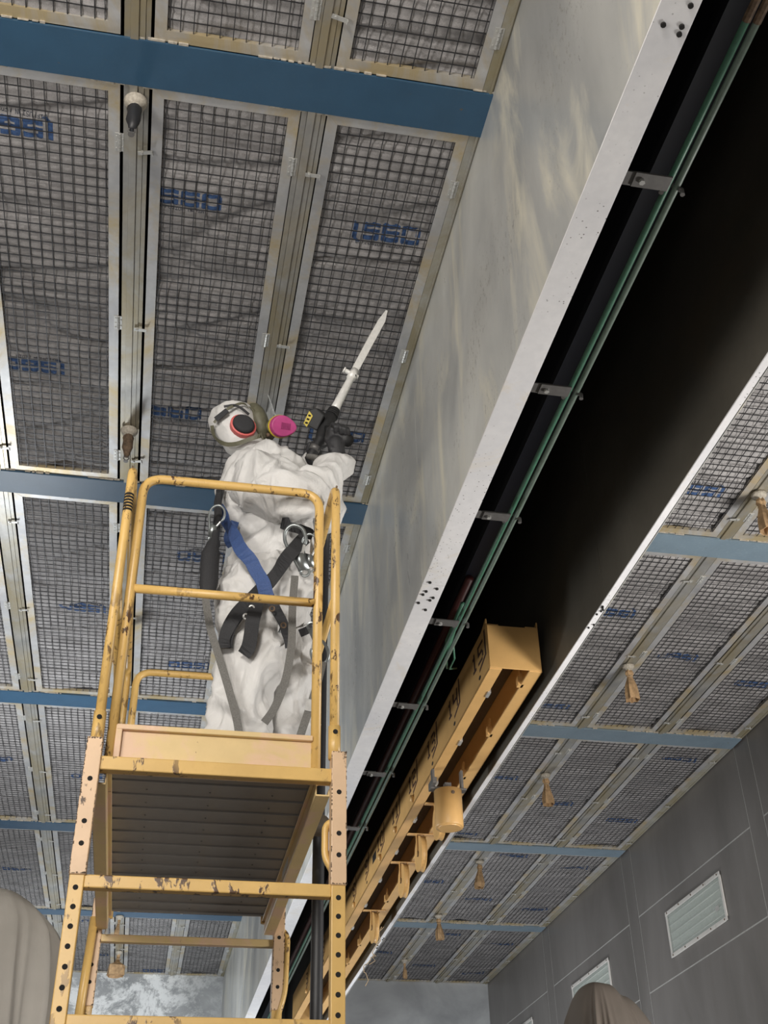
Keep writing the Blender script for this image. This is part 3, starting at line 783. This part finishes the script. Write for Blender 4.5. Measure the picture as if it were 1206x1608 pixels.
MB().bar((SXL-.0, SY+.03, 1.435), (SXR, SY+.03, 1.435), .045, .03).build('deck_hook_rail', 'pink', T)
# rungs
def rung(y, z, mat='yellow', h=.036):
    MB().box((SXL+.02, y-.012, z-h/2), (SXR-.02, y+.022, z+h/2)).build('rung', mat, T, bevel=.004)
for z in (1.43, 1.073, .70, .33, -.04, -.41, -.78, -1.15): rung(SY, z, 'yellow', .044 if z > 1.2 else .038)
for z in (1.352, .99, .62, .25, -.12, -.49, -.86, -1.2): rung(FY, z, 'yellow_pale', .03)
# deck
x0, x1 = SXL+.045, SXR-.065
PLK = MB().box((0, 0, 0), (x1-x0, .076, .012)).mesh('deck_plank', 'deck'); RIB = MB().box((0, 0, -.004), (x1-x0, .020, .012)).mesh('deck_rib', 'deck')
o = MB().box((x0, SY+.05, DZ+.02), (x1, FY-.05, DZ+.034)).build('deck_board', 'hole', T)  # near-black backing puts the shade between planks into the colour
for i in range(13):
    y = SY+.055+i*.1125
    inst(PLK, 'deck_plank', T, Vector((x0, y, DZ))-absloc(T)); inst(RIB, 'deck_rib', T, Vector((x0, y+.084, DZ))-absloc(T))
m = MB()
for i in range(13):
    for k in range(3): m.disc((x0+.12+k*.2, SY+.055+.038+i*.1125, DZ-.001), (0, 0, -1), .003, 8, .002)
m.build('deck_rivets', 'bracket', o)['kind'] = 'stuff'
for s, x in ((-1, x0), (1, x1)):
    m = MB(); a, b = SY+.04, FY-.02
    m.box((x, a, 1.385), (x+.004*s, b, 1.49)); m.box((x, a, 1.381), (x+.045*s, b, 1.387)); m.box((x+.041*s, a, 1.381), (x+.045*s, b, 1.405)); m.box((x-.012*s, a, 1.43), (x, b, 1.436))
    sbm = m.build('side_beam', 'yellow_pale', T, bevel=.002)
MB().box((x1-.0012, 4.15, 1.40), (x1, 4.32, 1.43)).build('worn_sticker', 'caulk', T)
# bent locking handles
m = MB().tube(arc([(SXR-.005, SY+.03, 1.30), (SXR-.035, SY+.03, 1.285), (SXR-.035, SY+.03, 1.185), (SXR-.003, SY+.03, 1.13)], .02, 4), .011, 10); m.build('locking_handle', 'yellow', T, True)
m = MB().tube(arc([(SXR-.01, FY+.0, 1.41), (SXR+.035, FY-.01, 1.40), (SXR+.03, FY-.01, 1.16), (SXR-.01, FY-.01, 1.02)], .04, 5), .014, 10); m.build('locking_handle', 'yellow', T, True)
m = MB().tube([(SXL-.01, FY-.05, 1.42), (SXL-.03, FY-.05, .9)], .017, 12); m.build('brace_tube', 'yellow', T, True)
# hanging pin chain
MB().tube([(SXL+.045, FY-.03, 1.44), (SXL+.042, FY-.03, 1.36)], .006, 6).build('locking_pin', 'white_steel', T)

# ------------------------------------------------------------------ draped machines
def drape(name, c, rx, ry, top, mat, seed, label, shape, lean=0, step=0):
    n, m_ = 200, 60; mb = MB(); vs = []
    for j in range(m_+1):
        u = j/m_
        for k in range(n):
            a = 2*math.pi*k/n
            if u < .22: rr = (u/.22)**.8; z = top-(.05*(u/.22)**1.2+.13*(u/.22)**5)
            else: rr = 1+.10*(1-math.exp(-(u-.22)*12)); z = top-.18-(u-.22)/.78*(top-.18-ZF-.01)
            depth = top-z
            rr *= shape(a, depth)
            wa = a+.35*math.sin(a*2.3+seed)+.22*math.sin(a*5.1+seed*2)+.10*depth*math.sin(a*3+seed)
            g1 = 1-abs(math.sin(wa*4.0)); g2 = 1-abs(math.sin(wa*7.3+seed+depth*.5))
            ramp_ = min(1, max(0, (depth-.02)*2.4))
            fold = (.30*g1**2.2+.13*g2**2.5-.10)*ramp_*(.7+.3*math.sin(a*1.7+seed))
            fold += noise.noise(Vector((math.cos(a)*2.6+seed, math.sin(a)*2.6, depth*1.1)))*.12*ramp_
            rr *= 1+fold
            if step: q_ = min(1, max(0, (math.cos(a)*rx*rr-.05)/.07)); z -= step*q_*q_*(3-2*q_)*(1 if u < .3 else 0)
            z += .03*noise.noise(Vector((math.cos(a)*rr*2, math.sin(a)*rr*2, seed)))*(1 if u < .9 else 0)
            vs.append((c[0]+math.cos(a)*rx*rr+lean*depth, c[1]+math.sin(a)*ry*rr, max(z, ZF+.002)))
    fs = [(j*n+k, (j+1)*n+k, (j+1)*n+(k+1) % n, j*n+(k+1) % n) for j in range(m_) for k in range(n)]
    mb.add(vs, fs); o = mb.build(name, mat, origin=(c[0], c[1], ZF), smooth=True)
    return tag(o, label, 'drop cloth')
drape('draped_machine', (-.74, 5.0), .37, .40, 1.50, 'tarp', 1.3, 'grey drop cloth draped over a tall machine at the lower left', lambda a, d: 1+.05*math.cos(2*a)-.0*d)
drape('draped_machine', (2.55, 6.7), .265, .3, 1.64, 'tarp2', 8.1, 'brown drop cloth draped over a machine before the right wall', lambda a, d: .60+.42*max(0, math.cos(a))**2+min(.25, .5*d), 0, .055)

# ------------------------------------------------------------------ the worker
P = empty('person', (.30, 3.86, DZ+.034), 'person in white hooded coverall, mask and ear defenders sawing overhead on the scaffold', 'person')
def baked(mb, name, mat, parent, voxel, smooth=4, disp=None):
    o = mb.build(name, None, parent)
    r = o.modifiers.new('r', 'REMESH'); r.mode = 'VOXEL'; r.voxel_size = voxel; r.use_smooth_shade = True
    s = o.modifiers.new('s', 'SMOOTH'); s.iterations = smooth; s.factor = .6
    bpy.context.view_layer.update()
    dg = bpy.context.evaluated_depsgraph_get()
    me = bpy.data.meshes.new_from_object(o.evaluated_get(dg)); old = o.data; o.modifiers.clear(); o.data = me; bpy.data.meshes.remove(old)
    if disp:
        off = absloc(parent) if parent else Vector((0, 0, 0)); me.update()
        ns = [v.normal.copy() for v in me.vertices]
        for v, nn in zip(me.vertices, ns): v.co += nn*disp(v.co+off)
    me.materials.clear(); me.materials.append(M[mat]); me.shade_smooth(); me.update(); me.name = name
    return o
b = MB()
pel = Vector((.325, 3.86, 2.36)); waist = Vector((.335, 3.87, 2.58)); chest = Vector((.29, 3.87, 2.84)); shc = Vector((.275, 3.87, 2.95)); neck = Vector((.235, 3.88, 3.05))
b.ell((.325, 3.86, 2.34), (.165, .185, .17)); b.capsule(pel, waist, .150, .138); b.capsule(waist, chest, .138, .168)
b.ell(chest, (.175, .20, .17)); b.ell((.29, 3.87, 2.91), (.155, .19, .095)); b.capsule(shc, neck, .10, .062)
b.ell((.37, 3.87, 2.90), (.10, .15, .085))
hr, kr, ar = Vector((.275, 3.77, 2.30)), Vector((.245, 3.74, 1.93)), Vector((.215, 3.78, 1.57))
hl, kl, al = Vector((.375, 3.95, 2.30)), Vector((.425, 3.97, 1.93)), Vector((.42, 4.02, 1.57))
for h_, k_, a_ in ((hr, kr, ar), (hl, kl, al)): b.capsule(h_, k_, .128, .100); b.capsule(k_, a_, .102, .088)
b.ell((.20, 3.74, 2.12), (.06, .07, .12))
# near (right) arm, elbow dropped, forearm raised
s1 = at(412, 757, 3.71); e1 = at(466, 788, 3.60); w1 = at(531, 730, 3.80)
b.capsule(s1, e1, .108, .086); b.capsule(e1, at(522, 748, 3.75), .082, .060); b.capsule(at(520, 750, 3.75), w1, .058, .050)
s2 = Vector((.29, 4.03, 2.95)); e2 = at(505, 800, 4.10); w2 = at(492, 728, 3.98)
b.capsule(s2, e2, .095, .075); b.capsule(e2, w2, .075, .05)
# hooded head
hf = Vector((.93, .06, .30)).normalized(); hs = Vector((0, -1, 0)); hs = (hs-hf*hs.dot(hf)).normalized(); hu = hf.cross(-hs).normalized()
if hu.z < 0: hu = -hu
hc = at(371, 667, 3.86)
b.ell(hc-hf*.008, (.108, .092, .106), (hf, hs, hu)); b.capsule(hc-hu*.05-hf*.03, neck, .066, .066)
def wr_(p):
    wp = Vector((noise.noise(p*3), noise.noise(p*3+Vector((9, 2, 5))), noise.noise(p*3+Vector((1, 8, 3)))))*.09
    q = p+wp
    q = Vector((q.x*5.2+q.z*2.4, q.y*4.6, q.z*4.4-q.x*3.6))
    d1 = noise.voronoi(q)[0]; d2 = noise.voronoi(q*2.1+Vector((3, 3, 3)))[0]
    k1 = min(1, (d1[1]-d1[0])*2.2); k2 = min(1, (d2[1]-d2[0])*2.2)
    fade = 1 if p.z < 3.02 else .35
    return fade*(.036*(1-k1)+.014*(1-k2)-.013+.020*noise.noise(p*5))
body = baked(b, 'coverall', 'coverall', P, .0085, 5, wr_)
off = absloc(P)
def bvh_of(o):
    me = o.data; of = absloc(o.parent)+o.location if o.parent else o.location
    return BVHTree.FromPolygons([v.co+of for v in me.vertices], [tuple(p.vertices) for p in me.polygons])
BV = bvh_of(body)
def hit(px, py, lift=.004):
    d = (AR*((px-603)/F_PX) - AU*((py-804)/F_PX) + AF).normalized()
    h = BV.ray_cast(Vector((0, 0, 0)), d)
    if h[0] is None:
        p = at(px, py, 3.86); nr = BV.find_nearest(p); return nr[0]+nr[1]*lift, nr[1]
    return h[0]+h[1]*lift, h[1]
def dens(px, k=4):
    out = []
    for a, c in zip(px[:-1], px[1:]):
        for i in range(k): out.append((a[0]+(c[0]-a[0])*i/k, a[1]+(c[1]-a[1])*i/k))
    return out+[px[-1]]
def ribbon(P3, N3, wdt, th, mb=None):
    mb = mb or MB(); n = len(P3); vs = []
    for i in range(n):
        t = (P3[min(i+1, n-1)]-P3[max(i-1, 0)]).normalized(); nn = N3[i]; nn = (nn-t*nn.dot(t)).normalized(); bi = t.cross(nn)*wdt/2
        p = P3[i]; vs += [p-bi, p+bi, p+bi+nn*th, p-bi+nn*th]
    fs = [(i*4+k, i*4+(k+1) % 4, i*4+4+(k+1) % 4, i*4+4+k) for i in range(n-1) for k in range(4)]
    fs += [(3, 2, 1, 0), (n*4-4, n*4-3, n*4-2, n*4-1)]
    return mb.add(vs, fs)
def strap(name, mat, px, wdt, th=.003, lift=.006, parent=None, smooth_n=2):
    pts = [hit(x, y, lift) for x, y in dens(px)]
    ds = [p.length for p, _ in pts]; P3 = [p.normalized()*min(ds[max(0, i-3):i+4]) for i, (p, _) in enumerate(pts)]; N3 = [n for _, n in pts]
    for _ in range(smooth_n):
        P3 = [P3[0]]+[(P3[i-1]+P3[i]*2+P3[i+1])/4 for i in range(1, len(P3)-1)]+[P3[-1]]
        N3 = [N3[0]]+[((N3[i-1]+N3[i]+N3[i+1])).normalized() for i in range(1, len(N3)-1)]+[N3[-1]]
    view = [(-p).normalized() for p in P3]
    N3 = [(n+v*.6).normalized() for n, v in zip(N3, view)]
    return ribbon([p+v*.021 for p, v in zip(P3, view)], N3, wdt, th).build(name, mat, parent or P)
def web(name, mat, P3, wdt, th=.003, parent=None, tw=None):
    P3 = [Vector(p) for p in P3]
    N3 = [(-p).normalized() for p in P3]
    if tw: N3 = [(n+Vector((t_, 0, 0))).normalized() for n, t_ in zip(N3, tw)]
    return ribbon(P3, N3, wdt, th).build(name, mat, parent or P)
def crv(P, k=5):
    P = [Vector(p) for p in P]; out = []
    Q = [P[0]]+P+[P[-1]]
    for i in range(1, len(Q)-2):
        for j in range(k):
            t = j/k; a, b_, c, d = Q[i-1], Q[i], Q[i+1], Q[i+2]
            out.append(.5*((2*b_)+(c-a)*t+(2*a-5*b_+4*c-d)*t*t+(3*b_-a-3*c+d)*t**3))
    return out+[P[-1]]
# harness: back straps
hw = strap('back_strap', 'blueweb', [(349, 790), (362, 822), (380, 860), (400, 900), (415, 925), (425, 945)], .052, lift=.020)
strap('back_strap', 'blueweb', [(346, 860), (362, 838), (372, 818)], .035, lift=.01)
strap('back_strap', 'blackweb', [(478, 845), (460, 866), (440, 888), (420, 915), (398, 938), (372, 965), (358, 992), (354, 1018)], .052, lift=.008)
strap('waist_belt', 'blackweb', [(442, 818), (455, 826), (472, 836), (494, 842)], .050, lift=.008)
strap('leg_strap', 'blackweb', [(354, 1018), (356, 1000), (372, 968), (392, 945), (402, 938)], .040, lift=.014)
strap('leg_strap', 'blackweb', [(424, 936), (432, 955), (442, 978), (448, 1000), (449, 1016)], .036, lift=.010)
lt = strap('leg_strap_tongue', 'blackweb', [(404, 938), (398, 968), (393, 1000), (387, 1034)], .050, .004, .022)
g = MB(); rg = MB()
def ring(mb, c, nrm, r, rr, n=16):
    nrm = nrm.normalized(); u = nrm.orthogonal().normalized(); v = nrm.cross(u)
    mb.tube([c+u*math.cos(2*math.pi*i/n)*r+v*math.sin(2*math.pi*i/n)*r for i in range(n+1)], rr, 6, False)
for px, py in ((400, 946), (394.5, 963), (390.5, 983)):
    p, nn = hit(px, py, .038); vv = (-p).normalized(); p = p+vv*.050; gr = MB(); ring(gr, p, vv, .0085, .0035); gr.build('grommet', 'white_steel', lt)
for px, py in ((415, 944), (426, 962), (437, 981)):
    p, nn = hit(px, py, .024); vv = (-p).normalized(); p = p+vv*.050; gr = MB(); ring(gr, p, vv, .0085, .003); gr.build('grommet', 'rusty', P)
p, nn = hit(440, 986, .03); vv = (-p).normalized(); sx = AR; sy_ = AU
gr = MB(); pts = [p+sx*a+sy_*c for a, c in ((-.028, -.014), (.022, -.002), (.030, .022), (-.02, .01), (-.028, -.014))]; gr.tube(pts, .003, 6); gr.tube([p-sx*.004+sy_*.018, p+sx*.006-sy_*.006], .003, 6); gr.build('buckle', 'chrome', P)
# lanyards
web('lanyard', 'greyweb', crv([at(322, 935, 3.66), at(330, 985, 3.64), at(345, 1035, 3.62), at(360, 1085, 3.60), at(373, 1136, 3.60), at(376, 1170, 3.6)]), .027, .004, tw=None)
web('lanyard', 'greyweb', crv([at(463, 905, 3.64), at(459, 960, 3.60), at(458, 1010, 3.58), at(449, 1065, 3.58), at(432, 1110, 3.60), at(415, 1135, 3.62)]), .028, .004)
web('lanyard', 'greyweb', crv([at(507, 1040, 3.70), at(495, 1085, 3.68), at(480, 1130, 3.66), at(470, 1160, 3.66)]), .028, .004)
web('lanyard_end_tab', 'caulk', [at(491, 1100, 3.66), at(487, 1118, 3.66)], .042, .005)
m = MB(); c0, c1 = at(335, 800, 3.70), at(328, 936, 3.68)
m.tube(crv([at(344, 770, 3.74), at(343, 800, 3.72), at(338, 845, 3.69), at(331, 868, 3.68), at(328, 915, 3.67), at(325, 940, 3.67)], 3), [.012]*4+[.014]*3+[.026]*2+[.034]*2+[.034]*2+[.030]*2+[.012], 12, True, .6)
m.build('shock_pack', 'blackweb', P, True)
web('lanyard', 'blackweb', crv([at(348, 765, 3.75), at(342, 790, 3.73), at(343, 812, 3.71)]), .03, .004)
def hook(c, ang, s=1.0, name='snap_hook'):
    "double-gate snap hook lying in the view plane, ang measured from image-up"
    c = Vector(c); v = (-c).normalized(); u = (AU*math.cos(ang)+AR*math.sin(ang)); r_ = (AR*math.cos(ang)-AU*math.sin(ang))
    m = MB(); P2 = lambda a, b_: c+r_*a*s+u*b_*s
    m.tube(crv([P2(-.012, -.055), P2(-.020, -.01), P2(-.028, .035), P2(-.018, .066), P2(.008, .078), P2(.032, .06), P2(.034, .03), P2(.026, .012)], 4), .0055*s, 8)
    m.prism([P2(-.018, -.06), P2(.016, -.06), P2(.012, -.01), P2(-.018, .0)], v*.006)
    o = m.build(name, 'chrome', P, True)
    MB().tube([P2(.024, .012), P2(.006, -.018), P2(.004, -.05)], .0045*s, 6).build('hook_gate', 'white_steel', o)
    e_ = MB(); ring(e_, P2(0, -.066), v, .013*s, .004*s, 14); e_.build('hook_eye', 'chrome', o)
    return o
hook(at(468, 865, 3.62), R(-18), 1.25); hook(at(337, 822, 3.68), R(10), .9); hook(at(498, 1010, 3.70), R(160), 1.0); hook(at(486, 868, 3.66), R(-5), .9)
strap('hip_strap', 'blackweb', [(470, 994), (480, 990), (487, 984)], .03, lift=.006)
# boots
for a_, yaw in ((ar, -.1), (al, .25)):
    f_ = Vector((math.cos(yaw), math.sin(yaw), 0)); m = MB(); z = DZ+.036
    m.capsule((a_.x, a_.y, z+.10), (a_.x, a_.y, z+.05), .05, .05); m.capsule(Vector((a_.x, a_.y, z+.048))-f_*.03, Vector((a_.x, a_.y, z+.042))+f_*.15, .047, .041)
    o = baked(m, 'boot', 'boot', P, .008, 3)
# mask and head gear
B2 = BV
msk = MB(); c = hc+hf*.086-hu*.012
msk.ell(c, (.052, .086, .104), (hf, hs, hu)); msk.ell(hc+hf*.120-hu*.058, (.040, .050, .040), (hf, hs, hu))
mo = baked(msk, 'respirator_mask', 'olive', P, .006, 4)
tag(mo, 'olive rubber full-face respirator')
vis = MB(); vs = []; n1 = 9
for i in range(n1):
    for j in range(n1):
        a = (i/(n1-1)-.5)*2.3; bb = (j/(n1-1)-.5)*2
        vs.append(c+hf*(.040+.048*math.cos(a*.9))+hs*.086*math.sin(a)+hu*(.038+.062*bb))
fs = [(i*n1+j, (i+1)*n1+j, (i+1)*n1+j+1, i*n1+j+1) for i in range(n1-1) for j in range(n1-1)]
vis.add(vs, fs); vo = vis.build('visor', 'clear', mo, True); vo.modifiers.new('t', 'SOLIDIFY').thickness = .002
# a face behind the visor
fc = MB(); fcn = hc+hf*.045
fc.ell(fcn, (.075, .07, .10), (hf, hs, hu)); fc.capsule(fcn+hf*.07+hu*.02, fcn+hf*.085-hu*.012, .010, .014)
fo = baked(fc, 'face', 'skin', P, .005, 2)
for sg in (-1, 1): MB().ell(fcn+hf*.068+hs*.03*sg+hu*.025, (.008, .012, .008), (hf, hs, hu), 10).build('eye', 'hole', fo, True)
cc = at(444, 670, 3.775)
ct = MB(); ax1 = (AR*.98+AU*-.1).normalized(); vv = (-cc).normalized(); nrm = (vv*.85+AR*.3+AU*.1).normalized(); ax1 = (ax1-nrm*ax1.dot(nrm)).normalized(); ax2 = nrm.cross(ax1)
oval = [(ax1*math.cos(t_)*.056*(1+.06*math.cos(2*t_))+ax2*math.sin(t_)*.047*(1-.18*math.cos(t_))) for t_ in [2*math.pi*i/26 for i in range(26)]]
def puck(cn, sc0, sc1, d0, d1):
    m = MB(); vs = [cn+p_*sc0+nrm*d0 for p_ in oval]+[cn+p_*sc1+nrm*d1 for p_ in oval]
    return m.add(vs, [tuple(reversed(range(26))), tuple(range(26, 52))]+[(i, (i+1) % 26, 26+(i+1) % 26, 26+i) for i in range(26)])
co = puck(cc, 1, .93, -.004, .022).build('filter_cartridge', 'magenta', mo, bevel=.004)
puck(cc, 1.03, 1.03, -.016, -.005).build('cartridge_band', 'sawyellow', mo)
gl = MB()
for i in range(-3, 4):
    gl.bar(cc+nrm*.023+ax1*(i*.006+.006)-ax2*.014, cc+nrm*.023+ax1*(i*.006+.006)+ax2*.014, .003, .002, nrm)
gl.build('cartridge_grille', 'magenta_dark', mo)
cc2 = cc+(-hs)*.19+hf*.0; nrm_s = nrm; 
ct2 = MB().tube([cc2+hs*.01, cc2-hs*.02], [.042, .038], 20).build('filter_cartridge', 'magenta', mo)
MB().tube([cc-nrm*.014, hc+hf*.10-hu*.05+hs*.03], [.022, .024], 12).build('cartridge_port', 'olive', mo, True)
ml = MB().tube(crv([hc+hf*.125-hu*.085+hs*.01, hc+hf*.13-hu*.10+hs*.03, hc+hf*.10-hu*.105+hs*.045], 4), .009, 8).build('exhale_valve', 'rusty', mo, True)
MB().ell(hc+hf*.142-hu*.06, (.024, .026, .024), (hf, hs, hu), 14).build('exhale_cover', 'hose', mo, True)
BV = bvh_of(body)
strap('head_strap', 'olive', [(394, 634), (378, 634), (360, 641), (346, 652), (337, 664)], .012, .002, .003, mo)
strap('head_strap', 'olive', [(334, 668), (336, 682), (344, 692), (356, 698), (372, 697), (392, 690), (410, 684)], .018, .002, .003, mo)
strap('strap_clip', 'blackweb', [(340, 659), (349, 652), (357, 646)], .022, .004, .005, mo)
strap('mask_side_band', 'olive', [(395, 634), (401, 648), (409, 662), (418, 674), (428, 686)], .030, .006, .004, mo)
# ear defenders
p, nn = hit(381, 671, 0); en = (hs*.9+AR*.05+(-p).normalized()*.35).normalized(); u1 = (AR*.8-AU*.45); u1 = (u1-en*u1.dot(en)).normalized(); u2 = en.cross(u1)
def cup(d0, d1, a, b_, mat, name, par, a2=None):
    m = MB(); vs = []
    n = 24
    for dd, f_ in ((d0, 1), (d1*.7+d0*.3, 1), (d1, .82 if a2 is None else a2)):
        vs += [p+en*dd+u1*math.cos(t_)*a*f_+u2*math.sin(t_)*b_*f_ for t_ in [2*math.pi*i/n for i in range(n)]]
    fs = [(i, (i+1) % n, n+(i+1) % n, n+i) for i in range(n)]+[(n+i, n+(i+1) % n, 2*n+(i+1) % n, 2*n+i) for i in range(n)]+[tuple(range(2*n, 3*n)), tuple(reversed(range(n)))]
    return m.add(vs, fs).build(name, mat, par, 'auto', bevel=.002)
eo = cup(-.012, .022, .056, .047, 'red', 'ear_defender', P, 1.0); tag(eo, 'red and black ear defender')
cup(.020, .042, .047, .040, 'blackweb', 'ear_cup', eo)
strap('headband', 'hose', [(390, 652), (380, 643), (368, 637), (352, 640)], .010, .004, .004, eo)

# ------------------------------------------------------------------ reciprocating saw
tip = at(607, 487, 3.945); sb0 = at(554, 588, 3.93); sc0 = at(526, 642, 3.915); body0 = at(508, 662, 3.88)
S = empty('reciprocating_saw', body0, 'black and yellow reciprocating saw with long white blade held up to the ceiling', 'saw')
d = (tip-sb0).normalized(); vn = (-sb0).normalized(); side = d.cross(vn).normalized()
q = [sb0-d*.01-side*.017, sb0-d*.01+side*.015, tip-d*.075+side*.020, tip-d*.0+side*.006, tip-side*.003, tip-d*.09-side*.014]
MB().prism([x-vn*.002 for x in q], vn*.004).build('blade', 'blade', S, bevel=.001)
m = MB(); nteeth = 46
for i in range(nteeth):
    a = sb0+d*(.04+i*.006)-side*.0155; m.prism([a-vn*.001, a+d*.005-vn*.001, a+d*.0025-side*.003-vn*.001], vn*.002)
m.build('teeth', 'blade', S)
ax = (sb0-sc0).normalized()
MB().tube([sc0-ax*.02, sc0+ax*.04, sb0-ax*.02, sb0], [.021, .020, .016, .015], 16).build('spindle_tube', 'blade', S, True)
m = MB(); m.tube([sb0-ax*.028, sb0+ax*.03], [.022, .018], 14); m.tube([sb0-side*.045, sb0+side*.028], .010, 12); m.tube([sb0-side*.048, sb0-side*.04], .014, 12)
m.build('blade_clamp', 'blade', S, 'auto')
MB().tube([sb0+vn*.017+side*.012, sb0+vn*.022+side*.012], .006, 10).build('clamp_hole', 'hole', S)
m = MB(); a = at(522, 650, 3.915)
for i in range(4): m.tube([a-ax*(.018-.011*i), a-ax*(.010-.011*i)], .031-.001*i, 18)
m.tube([a-ax*.06, a+ax*.02], [.026, .027], 16); m.build('front_collar', 'sawblack', S)
m = MB()
A = at(511, 668, 3.90); m.capsule(at(519, 655, 3.91), A, .026, .034, 14); m.capsule(A, at(503, 690, 3.885), .033, .024, 14); m.capsule(at(503, 690, 3.885), at(489, 714, 3.90), .022, .023, 14)
m.capsule(at(497, 650, 3.90), at(508, 658, 3.90), .026, .026, 14)
baked(m, 'motor_housing', 'sawblack', S, .006, 2)
bx = at(494, 658, 3.875); bu = (AU*.85+AR*.35).normalized(); br = (AR*.9-AU*.35).normalized(); bz = (-bx).normalized()
m = MB().prism([bx+br*a_+bu*b_-bz*.045 for a_, b_ in ((-.035, -.038), (.03, -.045), (.035, .03), (-.01, .048), (-.036, .03))], bz*.075); m.build('battery', 'sawblack', S, bevel=.006)
m = MB().prism([bx+br*a_+bu*b_+bz*.0305 for a_, b_ in ((-.037, -.035), (-.018, -.045), (-.012, .01), (-.035, .025))], bz*.004); bt = m.build('battery_panel', 'sawyellow', S, bevel=.001)
for k in range(3):
    a_ = bx+br*(-.026)+bu*(-.028+k*.017)+bz*.0345; MB().bar(a_-br*.006, a_+br*.006, .008, .0015, bz).build('panel_mark', 'hole', bt)
MB().tube(crv([at(509, 668, 3.90), at(520, 680, 3.88), at(516, 697, 3.87), at(499, 706, 3.87)], 6), .0055, 8).build('trigger_guard', 'sawblack', S, True)
MB().tube([at(496, 701, 3.88), at(493, 707, 3.885)], .0245, 12).build('handle_band', 'bracket', S, True)
# side handle gripped by the near glove
gh0 = at(527, 684, 3.80); gh1 = at(547, 692, 3.77)
MB().tube([at(513, 674, 3.88), at(527, 682, 3.83), gh1], [.018, .026, .027], 16).build('side_grip', 'sawblack', S, 'auto')
# hose running from the saw down beside the tower
m = MB(); hp = crv([at(486, 716, 3.92), at(492, 728, 3.95), at(507, 748, 4.0), at(514, 775, 4.1), Vector((.60, 4.28, 2.86)), Vector((.598, 4.3, 2.4)), Vector((.595, 4.3, 1.3)), Vector((.595, 4.3, -.9)), Vector((.60, 4.3, -1.3)), Vector((.62, 4.2, -1.5)), Vector((.9, 4.0, -1.575)), Vector((1.6, 3.0, -1.577))], 6)
m.tube(hp, .0225, 14); ho = m.build('air_hose', 'hose', origin=(.6, 4.3, -1.59), smooth=True); tag(ho, 'thick black hose hanging straight down beside the scaffold deck', 'hose')
m = MB(); cf = crv([at(481, 716, 3.87), at(500, 722, 3.86), at(515, 742, 3.88), at(521, 772, 3.95), at(519, 800, 4.05)], 6)
m.tube(cf, [.012+.016*math.sin(math.pi*i/(len(cf)-1)) for i in range(len(cf))], 12, True, .6); m.build('hose_cuff', 'greyweb', ho, True)

# ------------------------------------------------------------------ gloves with separate fingers
def glove(wrist, palm, knuck, across, curl, thumb, name='glove'):
    "wrist, palm centre, knuckle centre, across = index->little direction, curl = list of 3 step vectors"
    m = MB(); across = across.normalized()
    m.capsule(wrist, palm, .036, .036); m.capsule(wrist-(palm-wrist)*.35, wrist, .040, .037)
    m.capsule(palm-across*.02, knuck-across*.026, .022, .018); m.capsule(palm+across*.02, knuck+across*.026, .022, .017); m.capsule(palm, knuck, .024, .019)
    for i, (o_, l) in enumerate(zip((-.031, -.0105, .0105, .030), (.95, 1.06, 1.0, .82))):
        p_ = knuck+across*o_; r = .0108-.0006*i
        for st_ in curl:
            q_ = p_+st_*l; m.capsule(p_, q_, r, r*.94, 10); p_ = q_; r *= .94
    for a_, c_ in zip(thumb[:-1], thumb[1:]): m.capsule(a_, c_, .0135, .012, 10)
    return baked(m, name, 'glove', P, .0042, 2)
wr = at(531, 722, 3.80); pm = at(527, 697, 3.79); kn = at(522, 677, 3.765)
ac = (AR*.35+AF*-.15-AU*.05)
# near hand: fingers wrap over the side grip
acr = (Vector((.0, -1, .0))*.2+AR*.8+AU*-.30).normalized()
kn = at(531, 676, 3.775)
glove(wr, pm, kn, acr, [AU*.020+(-AF)*.024+AR*.010, (-AF)*.018-AU*.014+AR*.010, AF*.006-AU*.020+AR*.003], [at(521, 705, 3.775), at(514, 690, 3.79), at(516, 676, 3.82), at(524, 669, 3.83)])
wl_ = at(491, 726, 3.97); pl_ = at(493, 712, 3.945)
glove(wl_, pl_, at(498, 700, 3.95), Vector((.1, -.2, 1)).normalized(), [AR*.012-AF*.022, -AF*.022-AR*.012, -AR*.022+AF*.004], [at(490, 715, 3.93), at(484, 706, 3.90), at(486, 698, 3.88)])

# ------------------------------------------------------------------ lift everything onto the floor
for o in list(sc.objects):
    if o.parent is None: o.location.z += EYE
